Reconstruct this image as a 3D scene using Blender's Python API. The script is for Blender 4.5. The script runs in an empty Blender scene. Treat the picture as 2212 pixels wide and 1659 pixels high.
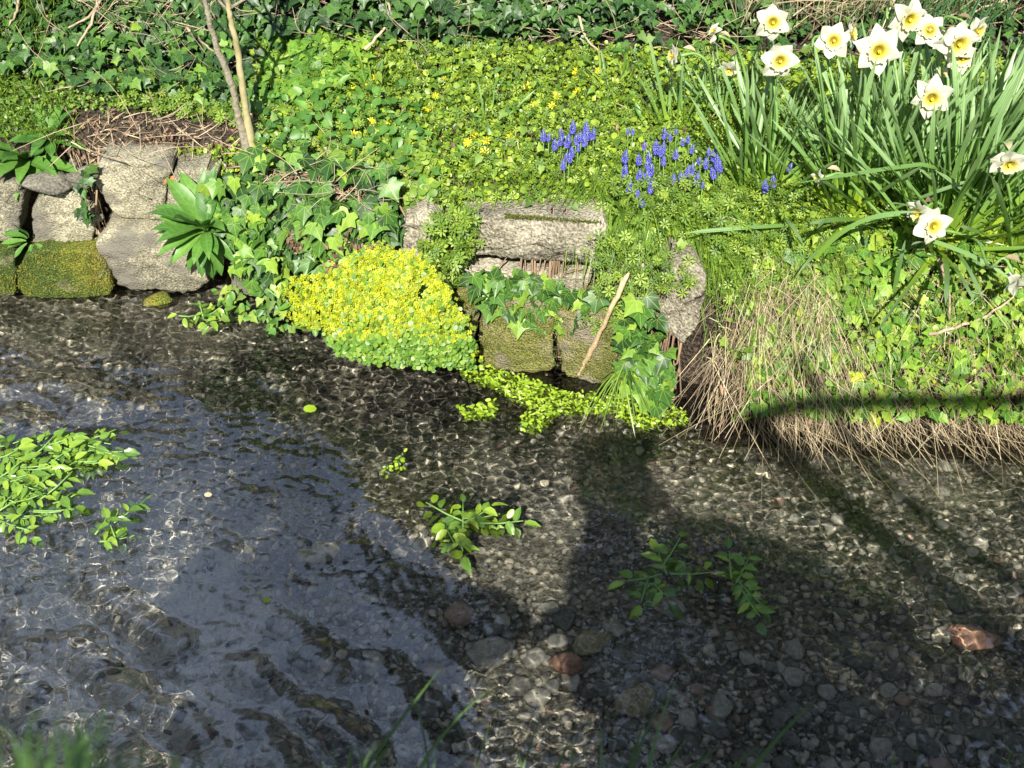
import bpy, bmesh, math, random
import numpy as np
from mathutils import Vector, Matrix, noise

random.seed(7)
RNG = np.random.default_rng(7)
SC = bpy.context.scene
COL = SC.collection
R = math.radians

# ------------------------------------------------------------------ camera
CAM_Z = 2.0
PITCH = R(40.0)          # looking down
FPX = 2958.0             # focal length in units of a 2212 wide picture
cam = bpy.data.cameras.new('camera')
camo = bpy.data.objects.new('camera', cam)
COL.objects.link(camo)
camo.location = (0, 0, CAM_Z)
camo.rotation_euler = (math.pi / 2 - PITCH, 0, 0)
cam.sensor_width = 36.0
cam.lens = 36.0 * FPX / 2212.0
cam.clip_start = 0.02
cam.clip_end = 400
cam.dof.use_dof = True
cam.dof.focus_distance = 3.0
cam.dof.aperture_fstop = 48.0 / 6.5
SC.camera = camo

# ------------------------------------------------------------------ world, sun, exposure
SUN_EL = 42.0
SUN_AZ = 5.7             # the light travels towards +Y, this many degrees to the right
world = bpy.data.worlds.new('World')
SC.world = world
world.use_nodes = True
wn = world.node_tree
bg = wn.nodes['Background']
sky = wn.nodes.new('ShaderNodeTexSky')
sky.sky_type = 'NISHITA'
sky.sun_disc = False
sky.sun_elevation = R(SUN_EL)
sky.sun_rotation = R(180 + SUN_AZ)
sky.air_density = 1.0
sky.dust_density = 1.5
wn.links.new(sky.outputs[0], bg.inputs[0])
bg.inputs[1].default_value = 0.03
# broken bright cloud over the whole sky
cbg = wn.nodes.new('ShaderNodeBackground')
cbg.inputs[0].default_value = (0.55, 0.70, 1.06, 1)
cbg.inputs[1].default_value = 0.72
tc = wn.nodes.new('ShaderNodeTexCoord')
cn = wn.nodes.new('ShaderNodeTexNoise')
cn.inputs['Scale'].default_value = 1.7
cn.inputs['Detail'].default_value = 7
cmap = wn.nodes.new('ShaderNodeMapping')
cmap.inputs['Location'].default_value = (0.6, 6.8, 5.3)
cmap.inputs['Scale'].default_value = (1, 1, 1.8)
wn.links.new(tc.outputs['Generated'], cmap.inputs[0])
wn.links.new(cmap.outputs[0], cn.inputs['Vector'])
cr = wn.nodes.new('ShaderNodeValToRGB')
cr.color_ramp.elements[0].position = 0.49
cr.color_ramp.elements[1].position = 0.595
wn.links.new(cn.outputs['Fac'], cr.inputs[0])
cmx = wn.nodes.new('ShaderNodeMixShader')
wn.links.new(cr.outputs[0], cmx.inputs[0])
wn.links.new(bg.outputs[0], cmx.inputs[1])
wn.links.new(cbg.outputs[0], cmx.inputs[2])
wn.links.new(cmx.outputs[0], wn.nodes['World Output'].inputs[0])
sun = bpy.data.lights.new('sun', 'SUN')
sun.energy = 5.0
sun.angle = R(0.45)
sun.color = (1.0, 0.95, 0.87)
sun.cycles.is_caustics_light = True
suno = bpy.data.objects.new('sun', sun)
COL.objects.link(suno)
suno.location = (-1, -6, 6)
suno.rotation_euler = (R(90 - SUN_EL), 0, R(-SUN_AZ))
SC.view_settings.view_transform = 'Standard'
SC.view_settings.look = 'None'
SC.view_settings.exposure = 1.15
SC.view_settings.gamma = 1.0
SC.view_settings.use_curve_mapping = False
SC.cycles.use_denoising = True
SC.cycles.max_bounces = 7
SC.cycles.transparent_max_bounces = 8
SC.cycles.transmission_bounces = 6
SC.cycles.diffuse_bounces = 3
SC.cycles.glossy_bounces = 3

# ------------------------------------------------------------------ maths of the place
CP, SP = math.cos(PITCH), math.sin(PITCH)


def ray(px, py):
    u = (np.asarray(px, float) - 1106.0) / FPX
    v = (np.asarray(py, float) - 829.5) / FPX
    return np.stack([u + 0 * v, CP - v * SP + 0 * u, -SP - v * CP + 0 * u], -1)


def at_z(px, py, z=0.0):
    d = ray(px, py)
    t = (z - CAM_Z) / d[..., 2]
    return np.stack([d[..., 0] * t, d[..., 1] * t, 0 * t + z], -1)


def at_y(px, py, Y):
    d = ray(px, py)
    t = Y / d[..., 1]
    return d * t[..., None] + np.array([0, 0, CAM_Z])


_edge = np.array([(-900, 640), (0, 640), (450, 640), (560, 690), (760, 760), (1030, 790), (1250, 815), (1400, 860),
                  (1500, 900), (1700, 905), (2212, 930), (3000, 950)], float)
_e = at_z(_edge[:, 0], _edge[:, 1])
BX, BY = _e[:, 0], _e[:, 1]


def B(X):
    return np.interp(X, BX, BY)


def sm(a, b, x):
    t = np.clip((x - a) / (b - a), 0, 1)
    return t * t * (3 - 2 * t)


_wv = [(RNG.uniform(2, 9), RNG.uniform(0, 6.28), RNG.uniform(0, 6.28), RNG.uniform(.4, 1)) for _ in range(14)]


def lump(X, Y):
    s = 0
    for k, a, p, w in _wv:
        s = s + w * np.sin(k * (X * math.cos(a) + Y * math.sin(a)) * 1.6 + p) / k
    return s


def G(X, Y, face=0.10):
    """height of the far bank; face = how far behind the water's edge the wall line stands"""
    d = Y - B(X)
    w = sm(0.36, 0.52, X)                       # 0 walled, 1 natural overgrown bank
    top = 0.37 + 0.02 * sm(-0.7, 0.0, X)
    wall = -0.22 + (top + 0.22) * sm(face, face + 0.05, d)
    nat = -0.22 + 0.22 * sm(-0.06, 0.0, d) + 0.36 * sm(0.0, 0.22, d) ** 0.8
    z = wall * (1 - w) + nat * w
    z = z + 0.13 * np.clip(d - 0.14, 0, 3) + 0.75 * np.clip(Y - 3.12, 0, 1.7) * sm(3.12, 3.3, Y)
    z = z + 0.035 * lump(X * 1.3, Y * 1.3) * sm(.12, .3, d)
    return z


def hit(px, py, face=0.02):
    """where the sight line through a picture point meets the far bank"""
    d = ray(px, py)
    n = d.shape[0]
    t = np.full(n, 2.2)
    done = np.zeros(n, bool)
    tp = t.copy()
    for _ in range(420):
        p = d * t[:, None]
        z = p[:, 2] + CAM_Z
        inside = (z < np.maximum(G(p[:, 0], p[:, 1], face), 0.0)) & (~done)
        done |= inside
        tp = np.where(done, tp, t)
        t = np.where(done, t, t + 0.008)
    lo, hi = tp.copy(), t.copy()
    for _ in range(8):
        m = (lo + hi) / 2
        p = d * m[:, None]
        ins = (p[:, 2] + CAM_Z) < np.maximum(G(p[:, 0], p[:, 1], face), 0.0)
        hi = np.where(ins, m, hi)
        lo = np.where(ins, lo, m)
    p = d * hi[:, None]
    p[:, 2] += CAM_Z
    return p


def normal(P, face=0.02):
    e = 0.012
    x, y = P[:, 0], P[:, 1]
    gx = (G(x + e, y, face) - G(x - e, y, face)) / (2 * e)
    gy = (G(x, y + e, face) - G(x, y - e, face)) / (2 * e)
    gx = np.clip(gx, -3, 3)
    gy = np.clip(gy, -3, 3)
    n = np.stack([-gx, -gy, 1 + 0 * gx], -1)
    return n / np.linalg.norm(n, axis=1)[:, None]


def inpoly(px, py, poly):
    poly = np.asarray(poly, float)
    c = np.zeros(len(px), bool)
    j = len(poly) - 1
    for i in range(len(poly)):
        xi, yi = poly[i]
        xj, yj = poly[j]
        if yi != yj:
            c ^= ((yi > py) != (yj > py)) & (px < (xj - xi) * (py - yi) / (yj - yi) + xi)
        j = i
    return c


def sample(poly, n):
    poly = np.asarray(poly, float)
    a, b = poly.min(0), poly.max(0)
    out = np.zeros((0, 2))
    while len(out) < n:
        q = RNG.uniform(a, b, (n * 2, 2))
        out = np.vstack([out, q[inpoly(q[:, 0], q[:, 1], poly)]])
    return out[:n]


def unit(v):
    return v / np.maximum(np.linalg.norm(v, axis=-1, keepdims=True), 1e-9)


# ------------------------------------------------------------------ object helpers
def tag(o, label=None, cat=None, group=None, kind=None):
    if label: o['label'] = label
    if cat: o['category'] = cat
    if group: o['group'] = group
    if kind: o['kind'] = kind
    return o


def thing(name, label, cat, loc, group=None):
    o = bpy.data.objects.new(name, None)
    COL.objects.link(o)
    o.location = Vector([float(c) for c in loc])
    o.empty_display_size = 0.05
    return tag(o, label, cat, group)


def link(name, mesh, parent=None, M=None, mat=None):
    if mat and not mesh.materials:
        mesh.materials.append(mat)
    o = bpy.data.objects.new(name, mesh)
    COL.objects.link(o)
    M = M if M is not None else Matrix.Identity(4)
    if parent is not None:
        o.parent = parent
        M = Matrix.Translation(-parent.location) @ M
    o.matrix_basis = M
    return o


def mesh_np(name, V, F, attr=None, smooth=True):
    """V (n,3); F (m,3 or 4) or a list of such arrays"""
    Fs = F if isinstance(F, list) else [F]
    m = bpy.data.meshes.new(name)
    m.vertices.add(len(V))
    m.vertices.foreach_set('co', np.ascontiguousarray(V, dtype=np.float32).ravel())
    nl = sum(f.size for f in Fs)
    npoly = sum(len(f) for f in Fs)
    m.loops.add(nl)
    m.loops.foreach_set('vertex_index', np.concatenate([f.ravel() for f in Fs]).astype(np.int32))
    m.polygons.add(npoly)
    st = []
    off = 0
    for f in Fs:
        k = f.shape[1]
        st.append(off + np.arange(len(f)) * k)
        off += len(f) * k
    m.polygons.foreach_set('loop_start', np.concatenate(st).astype(np.int32))
    m.polygons.foreach_set('use_smooth', np.full(npoly, smooth))
    m.update(calc_edges=True)
    if attr:
        for k, a in attr.items():
            if a.ndim == 1:
                at = m.attributes.new(k, 'FLOAT', 'POINT')
                at.data.foreach_set('value', np.ascontiguousarray(a, dtype=np.float32))
            else:
                at = m.attributes.new(k, 'FLOAT_VECTOR', 'POINT')
                at.data.foreach_set('vector', np.ascontiguousarray(a, dtype=np.float32).ravel())
    return m


def grid_mesh(name, xs, ys, f):
    X, Y = np.meshgrid(xs, ys)
    XX, YY, ZZ = f(X, Y)
    V = np.stack([XX, YY, ZZ], -1).reshape(-1, 3)
    ny, nx = X.shape
    i = np.arange(nx * ny).reshape(ny, nx)
    q = np.stack([i[:-1, :-1], i[:-1, 1:], i[1:, 1:], i[1:, :-1]], -1).reshape(-1, 4)
    return mesh_np(name, V, q)


# ------------------------------------------------------------------ materials
def new_mat(name):
    m = bpy.data.materials.new(name)
    m.use_nodes = True
    return m, m.node_tree.nodes, m.node_tree.links


def ramp(n, stops):
    r = n.new('ShaderNodeValToRGB')
    el = r.color_ramp.elements
    while len(el) > 1:
        el.remove(el[-1])
    el[0].position = stops[0][0]
    el[0].color = (*stops[0][1], 1)
    for p, c in stops[1:]:
        e = el.new(p)
        e.color = (*c, 1)
    return r


def leaf_mat(name, cols, rough=0.45, trans=0.3, vein=None, tint=(1.25, 1.3, 0.45), spec=0.5, dark=None):
    """cols: colours spread over the leaves; vein 'mid' or 'ivy' draws paler veins"""
    m, n, l = new_mat(name)
    p = n['Principled BSDF']
    at = n.new('ShaderNodeAttribute'); at.attribute_name = 'var'
    oi = n.new('ShaderNodeObjectInfo')
    ad = n.new('ShaderNodeMath'); ad.operation = 'ADD'
    l.new(at.outputs['Fac'], ad.inputs[0]); l.new(oi.outputs['Random'], ad.inputs[1])
    fr = n.new('ShaderNodeMath'); fr.operation = 'FRACT'
    l.new(ad.outputs[0], fr.inputs[0])
    k = len(cols)
    rp = ramp(n, [((i + 0.0) / max(1, k - 1), c) for i, c in enumerate(cols)])
    l.new(fr.outputs[0], rp.inputs[0])
    geo = n.new('ShaderNodeNewGeometry')
    nz = n.new('ShaderNodeTexNoise'); nz.inputs['Scale'].default_value = 90
    l.new(geo.outputs['Position'], nz.inputs['Vector'])
    mx = n.new('ShaderNodeMix'); mx.data_type = 'RGBA'; mx.blend_type = 'MULTIPLY'
    mx.inputs[0].default_value = 0.5
    rr = ramp(n, [(0.3, (0.65, 0.65, 0.65)), (0.7, (1.15, 1.15, 1.1))])
    l.new(nz.outputs['Fac'], rr.inputs[0])
    l.new(rp.outputs[0], mx.inputs[6]); l.new(rr.outputs[0], mx.inputs[7])
    out = mx.outputs[2]
    if vein:
        lv = n.new('ShaderNodeAttribute'); lv.attribute_name = 'lv'
        sp = n.new('ShaderNodeSeparateXYZ'); l.new(lv.outputs['Vector'], sp.inputs[0])
        ab = n.new('ShaderNodeMath'); ab.operation = 'ABSOLUTE'; l.new(sp.outputs[0], ab.inputs[0])
        masks = [ab.outputs[0]]
        if vein == 'ivy':
            for ang in (38, 88):
                # distance from (|x|,y) to a line through the base at this angle
                a = n.new('ShaderNodeMath'); a.operation = 'MULTIPLY'; l.new(ab.outputs[0], a.inputs[0]); a.inputs[1].default_value = math.cos(R(ang))
                b = n.new('ShaderNodeMath'); b.operation = 'MULTIPLY'; l.new(sp.outputs[1], b.inputs[0]); b.inputs[1].default_value = math.sin(R(ang))
                c = n.new('ShaderNodeMath'); c.operation = 'SUBTRACT'; l.new(a.outputs[0], c.inputs[0]); l.new(b.outputs[0], c.inputs[1])
                d = n.new('ShaderNodeMath'); d.operation = 'ABSOLUTE'; l.new(c.outputs[0], d.inputs[0])
                masks.append(d.outputs[0])
        else:
            # side veins: sawtooth in (y - |x|*0.7)
            a = n.new('ShaderNodeMath'); a.operation = 'MULTIPLY_ADD'; l.new(ab.outputs[0], a.inputs[0]); a.inputs[1].default_value = -0.9; l.new(sp.outputs[1], a.inputs[2])
            b = n.new('ShaderNodeMath'); b.operation = 'PINGPONG'; l.new(a.outputs[0], b.inputs[0]); b.inputs[1].default_value = 0.055
            c = n.new('ShaderNodeMath'); c.operation = 'ADD'; l.new(b.outputs[0], c.inputs[0]); c.inputs[1].default_value = 0.006
            masks.append(c.outputs[0])
        cur = masks[0]
        for q in masks[1:]:
            mi = n.new('ShaderNodeMath'); mi.operation = 'MINIMUM'; l.new(cur, mi.inputs[0]); l.new(q, mi.inputs[1]); cur = mi.outputs[0]
        mr = n.new('ShaderNodeMapRange'); l.new(cur, mr.inputs[0])
        mr.inputs[1].default_value = 0.004; mr.inputs[2].default_value = 0.02
        mr.inputs[3].default_value = 0.38 if vein == 'ivy' else 0.22; mr.inputs[4].default_value = 0.0
        vm = n.new('ShaderNodeMix'); vm.data_type = 'RGBA'
        l.new(mr.outputs[0], vm.inputs[0]); l.new(out, vm.inputs[6])
        vm.inputs[7].default_value = (min(1, cols[-1][0] * 1.7 + .03), min(1, cols[-1][1] * 1.5 + .05), cols[-1][2] * 1.6 + .02, 1)
        out = vm.outputs[2]
    l.new(out, p.inputs['Base Color'])
    p.inputs['Roughness'].default_value = rough
    p.inputs['Specular IOR Level'].default_value = spec
    if trans > 0:
        tl = n.new('ShaderNodeBsdfTranslucent')
        tm = n.new('ShaderNodeMix'); tm.data_type = 'RGBA'; tm.blend_type = 'MULTIPLY'; tm.inputs[0].default_value = 1
        l.new(out, tm.inputs[6]); tm.inputs[7].default_value = (*tint, 1)
        l.new(tm.outputs[2], tl.inputs[0])
        ms = n.new('ShaderNodeMixShader'); ms.inputs[0].default_value = trans
        l.new(p.outputs[0], ms.inputs[1]); l.new(tl.outputs[0], ms.inputs[2])
        l.new(ms.outputs[0], n['Material Output'].inputs[0])
    return m


def rock_mat(name, stops, speck=220, bump=0.6, coarse=9, bdist=0.006, moss=None, rough=0.9):
    m, n, l = new_mat(name)
    p = n['Principled BSDF']
    geo = n.new('ShaderNodeNewGeometry')
    a = n.new('ShaderNodeTexNoise'); a.inputs['Scale'].default_value = coarse; a.inputs['Detail'].default_value = 6
    b = n.new('ShaderNodeTexNoise'); b.inputs['Scale'].default_value = speck; b.inputs['Detail'].default_value = 3
    v = n.new('ShaderNodeTexVoronoi'); v.inputs['Scale'].default_value = speck * 0.8
    for t in (a, b, v):
        l.new(geo.outputs['Position'], t.inputs['Vector'])
    oi = n.new('ShaderNodeObjectInfo')
    s = n.new('ShaderNodeMath'); s.operation = 'MULTIPLY_ADD'
    l.new(b.outputs['Fac'], s.inputs[0]); s.inputs[1].default_value = 1.25; l.new(a.outputs['Fac'], s.inputs[2])
    s2 = n.new('ShaderNodeMath'); s2.operation = 'MULTIPLY_ADD'
    l.new(oi.outputs['Random'], s2.inputs[0]); s2.inputs[1].default_value = 0.12; l.new(s.outputs[0], s2.inputs[2])
    r = ramp(n, stops)
    mr = n.new('ShaderNodeMapRange'); mr.inputs[1].default_value = 0.84; mr.inputs[2].default_value = 1.55
    l.new(s2.outputs[0], mr.inputs[0]); l.new(mr.outputs[0], r.inputs[0])
    out = r.outputs[0]
    if moss:
        mo = n.new('ShaderNodeTexNoise'); mo.inputs['Scale'].default_value = moss[0]; mo.inputs['Detail'].default_value = 5
        l.new(geo.outputs['Position'], mo.inputs['Vector'])
        rm = ramp(n, [(moss[1], (0, 0, 0)), (moss[1] + .1, (1, 1, 1))])
        l.new(mo.outputs['Fac'], rm.inputs[0])
        mx = n.new('ShaderNodeMix'); mx.data_type = 'RGBA'
        l.new(rm.outputs[0], mx.inputs[0]); l.new(out, mx.inputs[6])
        mx.inputs[7].default_value = (*moss[2], 1)
        out = mx.outputs[2]
    l.new(out, p.inputs['Base Color'])
    p.inputs['Roughness'].default_value = rough
    p.inputs['Specular IOR Level'].default_value = 0.3
    h = n.new('ShaderNodeMath'); h.operation = 'MULTIPLY_ADD'
    l.new(v.outputs['Distance'], h.inputs[0]); h.inputs[1].default_value = 0.4; l.new(s.outputs[0], h.inputs[2])
    bp = n.new('ShaderNodeBump'); bp.inputs['Strength'].default_value = bump; bp.inputs['Distance'].default_value = bdist
    l.new(h.outputs[0], bp.inputs['Height']); l.new(bp.outputs[0], p.inputs['Normal'])
    return m


def plain_mat(name, c1, c2, scale=60, rough=0.7, bump=0.0, spec=0.4):
    m, n, l = new_mat(name)
    p = n['Principled BSDF']
    geo = n.new('ShaderNodeNewGeometry')
    a = n.new('ShaderNodeTexNoise'); a.inputs['Scale'].default_value = scale; a.inputs['Detail'].default_value = 5
    l.new(geo.outputs['Position'], a.inputs['Vector'])
    oi = n.new('ShaderNodeObjectInfo')
    at = n.new('ShaderNodeAttribute'); at.attribute_name = 'var'
    s = n.new('ShaderNodeMath'); s.operation = 'MULTIPLY_ADD'; l.new(oi.outputs['Random'], s.inputs[0]); s.inputs[1].default_value = 0.25
    l.new(a.outputs['Fac'], s.inputs[2])
    s2 = n.new('ShaderNodeMath'); s2.operation = 'MULTIPLY_ADD'; l.new(at.outputs['Fac'], s2.inputs[0]); s2.inputs[1].default_value = 0.5
    l.new(s.outputs[0], s2.inputs[2])
    r = ramp(n, [(0.35, c1), (0.95, c2)])
    l.new(s2.outputs[0], r.inputs[0]); l.new(r.outputs[0], p.inputs['Base Color'])
    p.inputs['Roughness'].default_value = rough
    p.inputs['Specular IOR Level'].default_value = spec
    if bump:
        bp = n.new('ShaderNodeBump'); bp.inputs['Strength'].default_value = bump; bp.inputs['Distance'].default_value = 0.004
        l.new(a.outputs['Fac'], bp.inputs['Height']); l.new(bp.outputs[0], p.inputs['Normal'])
    return m


M = {}
M['stone'] = rock_mat('weathered_stone', [(0.0, (0.06, 0.056, 0.04)), (0.32, (0.135, 0.125, 0.09)), (0.5, (0.20, 0.187, 0.13)), (0.68, (0.285, 0.265, 0.175)), (1.0, (0.44, 0.41, 0.29))], speck=230, bump=0.9, bdist=0.004, coarse=6,
                      moss=(9, 0.53, (0.145, 0.135, 0.105)))
M['grit'] = rock_mat('gritty_stone', [(0.0, (0.07, 0.062, 0.045)), (0.32, (0.155, 0.138, 0.10)), (0.5, (0.24, 0.22, 0.16)), (0.7, (0.33, 0.30, 0.22)), (1.0, (0.46, 0.43, 0.33))], speck=170, bump=0.9, bdist=0.005, coarse=8,
                     moss=(6, 0.64, (0.19, 0.20, 0.06)))
M['slab'] = rock_mat('grey_slab', [(0.0, (0.06, 0.058, 0.045)), (0.5, (0.16, 0.15, 0.115)), (1.0, (0.27, 0.26, 0.20))], speck=160, bump=0.5)
M['moss'] = rock_mat('mossy_stone', [(0.0, (0.03, 0.05, 0.012)), (0.35, (0.06, 0.10, 0.015)), (0.5, (0.14, 0.17, 0.02)), (0.62, (0.26, 0.25, 0.025)), (0.8, (0.24, 0.16, 0.035)), (1.0, (0.34, 0.30, 0.10))], speck=260, bump=1.0, bdist=0.01, coarse=4, moss=(13, 0.60, (0.26, 0.23, 0.14)))
M['wetmoss'] = rock_mat('wet_mossy_stone', [(0.0, (0.03, 0.03, 0.018)), (0.3, (0.09, 0.09, 0.03)), (0.5, (0.15, 0.17, 0.03)), (0.7, (0.20, 0.19, 0.05)), (1.0, (0.30, 0.27, 0.16))], speck=240, bump=1.0, bdist=0.01, coarse=7, moss=(11, 0.54, (0.25, 0.22, 0.15)))
M['soil'] = rock_mat('dark_soil', [(0.0, (0.018, 0.013, 0.009)), (0.5, (0.05, 0.036, 0.025)), (1.0, (0.11, 0.085, 0.06))], speck=120, bump=1.0, bdist=0.02, coarse=12)
M['bed'] = rock_mat('stream_gravel', [(0.0, (0.05, 0.048, 0.036)), (0.4, (0.17, 0.155, 0.12)), (0.75, (0.32, 0.29, 0.225)), (1.0, (0.50, 0.45, 0.35))], speck=90, bump=1.0, bdist=0.02, coarse=5, moss=(2.4, 0.60, (0.12, 0.12, 0.06)))
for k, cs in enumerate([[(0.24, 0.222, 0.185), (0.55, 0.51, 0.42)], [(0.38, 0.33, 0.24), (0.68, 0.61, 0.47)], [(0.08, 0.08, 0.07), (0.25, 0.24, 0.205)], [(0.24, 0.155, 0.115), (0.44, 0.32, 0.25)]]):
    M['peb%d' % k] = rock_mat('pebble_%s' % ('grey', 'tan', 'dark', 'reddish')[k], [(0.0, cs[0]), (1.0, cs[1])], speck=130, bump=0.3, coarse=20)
M['pink'] = rock_mat('pink_stone', [(0.0, (0.30, 0.15, 0.10)), (1.0, (0.66, 0.40, 0.28))], speck=130, bump=0.4, coarse=20)
M['pale'] = rock_mat('pale_stone', [(0.0, (0.20, 0.17, 0.09)), (1.0, (0.52, 0.45, 0.27))], speck=130, bump=0.4, coarse=20)

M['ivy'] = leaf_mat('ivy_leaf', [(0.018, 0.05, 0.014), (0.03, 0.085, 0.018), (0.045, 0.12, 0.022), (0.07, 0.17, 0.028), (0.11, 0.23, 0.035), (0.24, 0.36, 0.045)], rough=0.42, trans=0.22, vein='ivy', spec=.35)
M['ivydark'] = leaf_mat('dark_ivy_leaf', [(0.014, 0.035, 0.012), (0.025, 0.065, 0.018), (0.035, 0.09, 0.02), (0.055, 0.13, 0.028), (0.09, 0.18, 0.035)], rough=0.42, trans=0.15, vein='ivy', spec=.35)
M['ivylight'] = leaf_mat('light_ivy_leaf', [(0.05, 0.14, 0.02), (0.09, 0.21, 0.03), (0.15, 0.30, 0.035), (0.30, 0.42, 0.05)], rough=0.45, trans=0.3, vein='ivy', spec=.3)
M['lawn'] = leaf_mat('lawn_leaf', [(0.07, 0.14, 0.02), (0.15, 0.25, 0.022), (0.26, 0.38, 0.03), (0.38, 0.48, 0.05)], rough=0.38, trans=0.33)
M['cleaver'] = leaf_mat('cleaver_leaf', [(0.10, 0.19, 0.03), (0.19, 0.31, 0.04), (0.31, 0.42, 0.06)], rough=0.55, trans=0.35)
M['broad'] = leaf_mat('broad_leaf', [(0.05, 0.14, 0.025), (0.085, 0.21, 0.035), (0.13, 0.28, 0.045)], rough=0.45, trans=0.28, vein='mid')
M['daf'] = leaf_mat('daffodil_leaf', [(0.045, 0.12, 0.05), (0.07, 0.17, 0.07), (0.10, 0.22, 0.09), (0.14, 0.27, 0.09)], rough=0.4, trans=0.3)
M['dafbase'] = leaf_mat('yellow_green_leaf', [(0.13, 0.25, 0.02), (0.20, 0.34, 0.025), (0.28, 0.42, 0.03)], rough=0.4, trans=0.35)
M['grass'] = leaf_mat('grass_blade', [(0.07, 0.14, 0.02), (0.14, 0.25, 0.03), (0.25, 0.37, 0.05)], rough=0.4, trans=0.35)
M['neargrass'] = leaf_mat('near_grass_blade', [(0.04, 0.09, 0.02), (0.07, 0.14, 0.03), (0.11, 0.21, 0.05)], rough=0.4, trans=0.35)
M['straw'] = leaf_mat('straw', [(0.14, 0.11, 0.06), (0.27, 0.21, 0.12), (0.42, 0.34, 0.20), (0.58, 0.49, 0.31)], rough=0.6, trans=0.15, tint=(1, 1, .8))
M['deadbrown'] = leaf_mat('dead_leaf', [(0.08, 0.045, 0.03), (0.17, 0.10, 0.065), (0.30, 0.19, 0.12)], rough=0.7, trans=0.1, tint=(1, .9, .7))
M['orange'] = leaf_mat('orange_leaf', [(0.40, 0.10, 0.02), (0.5, 0.16, 0.04)], rough=0.5, trans=0.2, tint=(1, .9, .7))
M['saxy'] = leaf_mat('saxifrage_bract', [(0.22, 0.29, 0.010), (0.37, 0.43, 0.010), (0.50, 0.53, 0.014)], rough=0.55, trans=0.3, tint=(1.1, 1.1, .4))
M['saxg'] = leaf_mat('saxifrage_leaf', [(0.08, 0.19, 0.025), (0.15, 0.29, 0.035), (0.24, 0.38, 0.05)], rough=0.45, trans=0.3)
M['cress'] = leaf_mat('cress_leaf', [(0.07, 0.16, 0.03), (0.13, 0.26, 0.035), (0.21, 0.35, 0.045), (0.30, 0.43, 0.05)], rough=0.3, trans=0.3, vein='mid')
M['cressy'] = leaf_mat('bright_cress_leaf', [(0.18, 0.30, 0.02), (0.28, 0.42, 0.03), (0.37, 0.50, 0.04)], rough=0.35, trans=0.3)
M['petal'] = leaf_mat('daffodil_petal', [(0.54, 0.55, 0.43), (0.62, 0.62, 0.51)], rough=0.7, trans=0.3, tint=(1, 1, .92))
M['muscari'] = leaf_mat('grape_hyacinth_bell', [(0.06, 0.06, 0.36), (0.11, 0.11, 0.52), (0.18, 0.18, 0.66)], rough=0.5, trans=0.15, tint=(1, 1, 1.2))
M['celandine'] = leaf_mat('celandine_petal', [(0.78, 0.62, 0.01), (0.86, 0.72, 0.02)], rough=0.35, trans=0.2, tint=(1, 1, .5))
M['stem'] = plain_mat('green_stem', (0.09, 0.20, 0.04), (0.17, 0.30, 0.08), rough=0.45)
M['ivystem'] = plain_mat('ivy_stem', (0.10, 0.065, 0.04), (0.26, 0.18, 0.11), rough=0.8)
M['bark'] = plain_mat('grey_bark', (0.05, 0.045, 0.03), (0.30, 0.27, 0.19), scale=110, rough=0.85, bump=0.8)
M['barkpale'] = plain_mat('pale_bark', (0.20, 0.17, 0.07), (0.50, 0.44, 0.24), scale=30, rough=0.8, bump=0.6)
M['stick'] = plain_mat('stripped_wood', (0.20, 0.13, 0.07), (0.56, 0.42, 0.24), scale=120, rough=0.7, bump=0.5)
M['skin'] = plain_mat('skin', (0.45, 0.28, 0.20), (0.52, 0.34, 0.26), rough=0.5)
M['coat'] = plain_mat('coat_cloth', (0.03, 0.04, 0.07), (0.05, 0.06, 0.10), rough=0.9)
M['trousers'] = plain_mat('trouser_cloth', (0.03, 0.03, 0.035), (0.05, 0.05, 0.055), rough=0.9)
M['hair'] = plain_mat('hair', (0.03, 0.018, 0.01), (0.08, 0.05, 0.03), rough=0.6)
M['phone'] = plain_mat('phone_glass', (0.01, 0.01, 0.012), (0.02, 0.02, 0.022), rough=0.15)
M['twig'] = plain_mat('dead_twig', (0.14, 0.10, 0.065), (0.42, 0.33, 0.22), rough=0.85)


def corona_mat():
    m, n, l = new_mat('daffodil_corona')
    p = n['Principled BSDF']
    lv = n.new('ShaderNodeAttribute'); lv.attribute_name = 'lv'
    sp = n.new('ShaderNodeSeparateXYZ'); l.new(lv.outputs['Vector'], sp.inputs[0])
    r = ramp(n, [(0.0, (0.26, 0.22, 0.02)), (0.3, (0.58, 0.43, 0.03)), (0.65, (0.66, 0.57, 0.14)), (0.85, (0.68, 0.64, 0.30)), (1.0, (0.68, 0.66, 0.40))])
    l.new(sp.outputs[1], r.inputs[0]); l.new(r.outputs[0], p.inputs['Base Color'])
    p.inputs['Roughness'].default_value = 0.55
    tl = n.new('ShaderNodeBsdfTranslucent'); l.new(r.outputs[0], tl.inputs[0])
    ms = n.new('ShaderNodeMixShader'); ms.inputs[0].default_value = 0.3
    l.new(p.outputs[0], ms.inputs[1]); l.new(tl.outputs[0], ms.inputs[2]); l.new(ms.outputs[0], n['Material Output'].inputs[0])
    return m


M['corona'] = corona_mat()


def water_mat():
    m, n, l = new_mat('stream_water')
    n.remove(n['Principled BSDF'])
    g = n.new('ShaderNodeBsdfGlass')
    g.inputs['Roughness'].default_value = 0.0
    g.inputs['IOR'].default_value = 1.6
    g.inputs['Color'].default_value = (0.97, 0.985, 0.96, 1)
    l.new(g.outputs[0], n['Material Output'].inputs[0])
    return m


M['water'] = water_mat()

# ------------------------------------------------------------------ geometry templates
def fan(outline, c, zf):
    o = np.array(outline, float)
    V = np.vstack([[c[0], c[1]], o])
    Z = zf(V[:, 0], V[:, 1])
    V = np.column_stack([V, Z])
    k = len(o)
    F = np.array([(0, 1 + i, 1 + (i + 1) % k) for i in range(k)])
    return V, F


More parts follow.
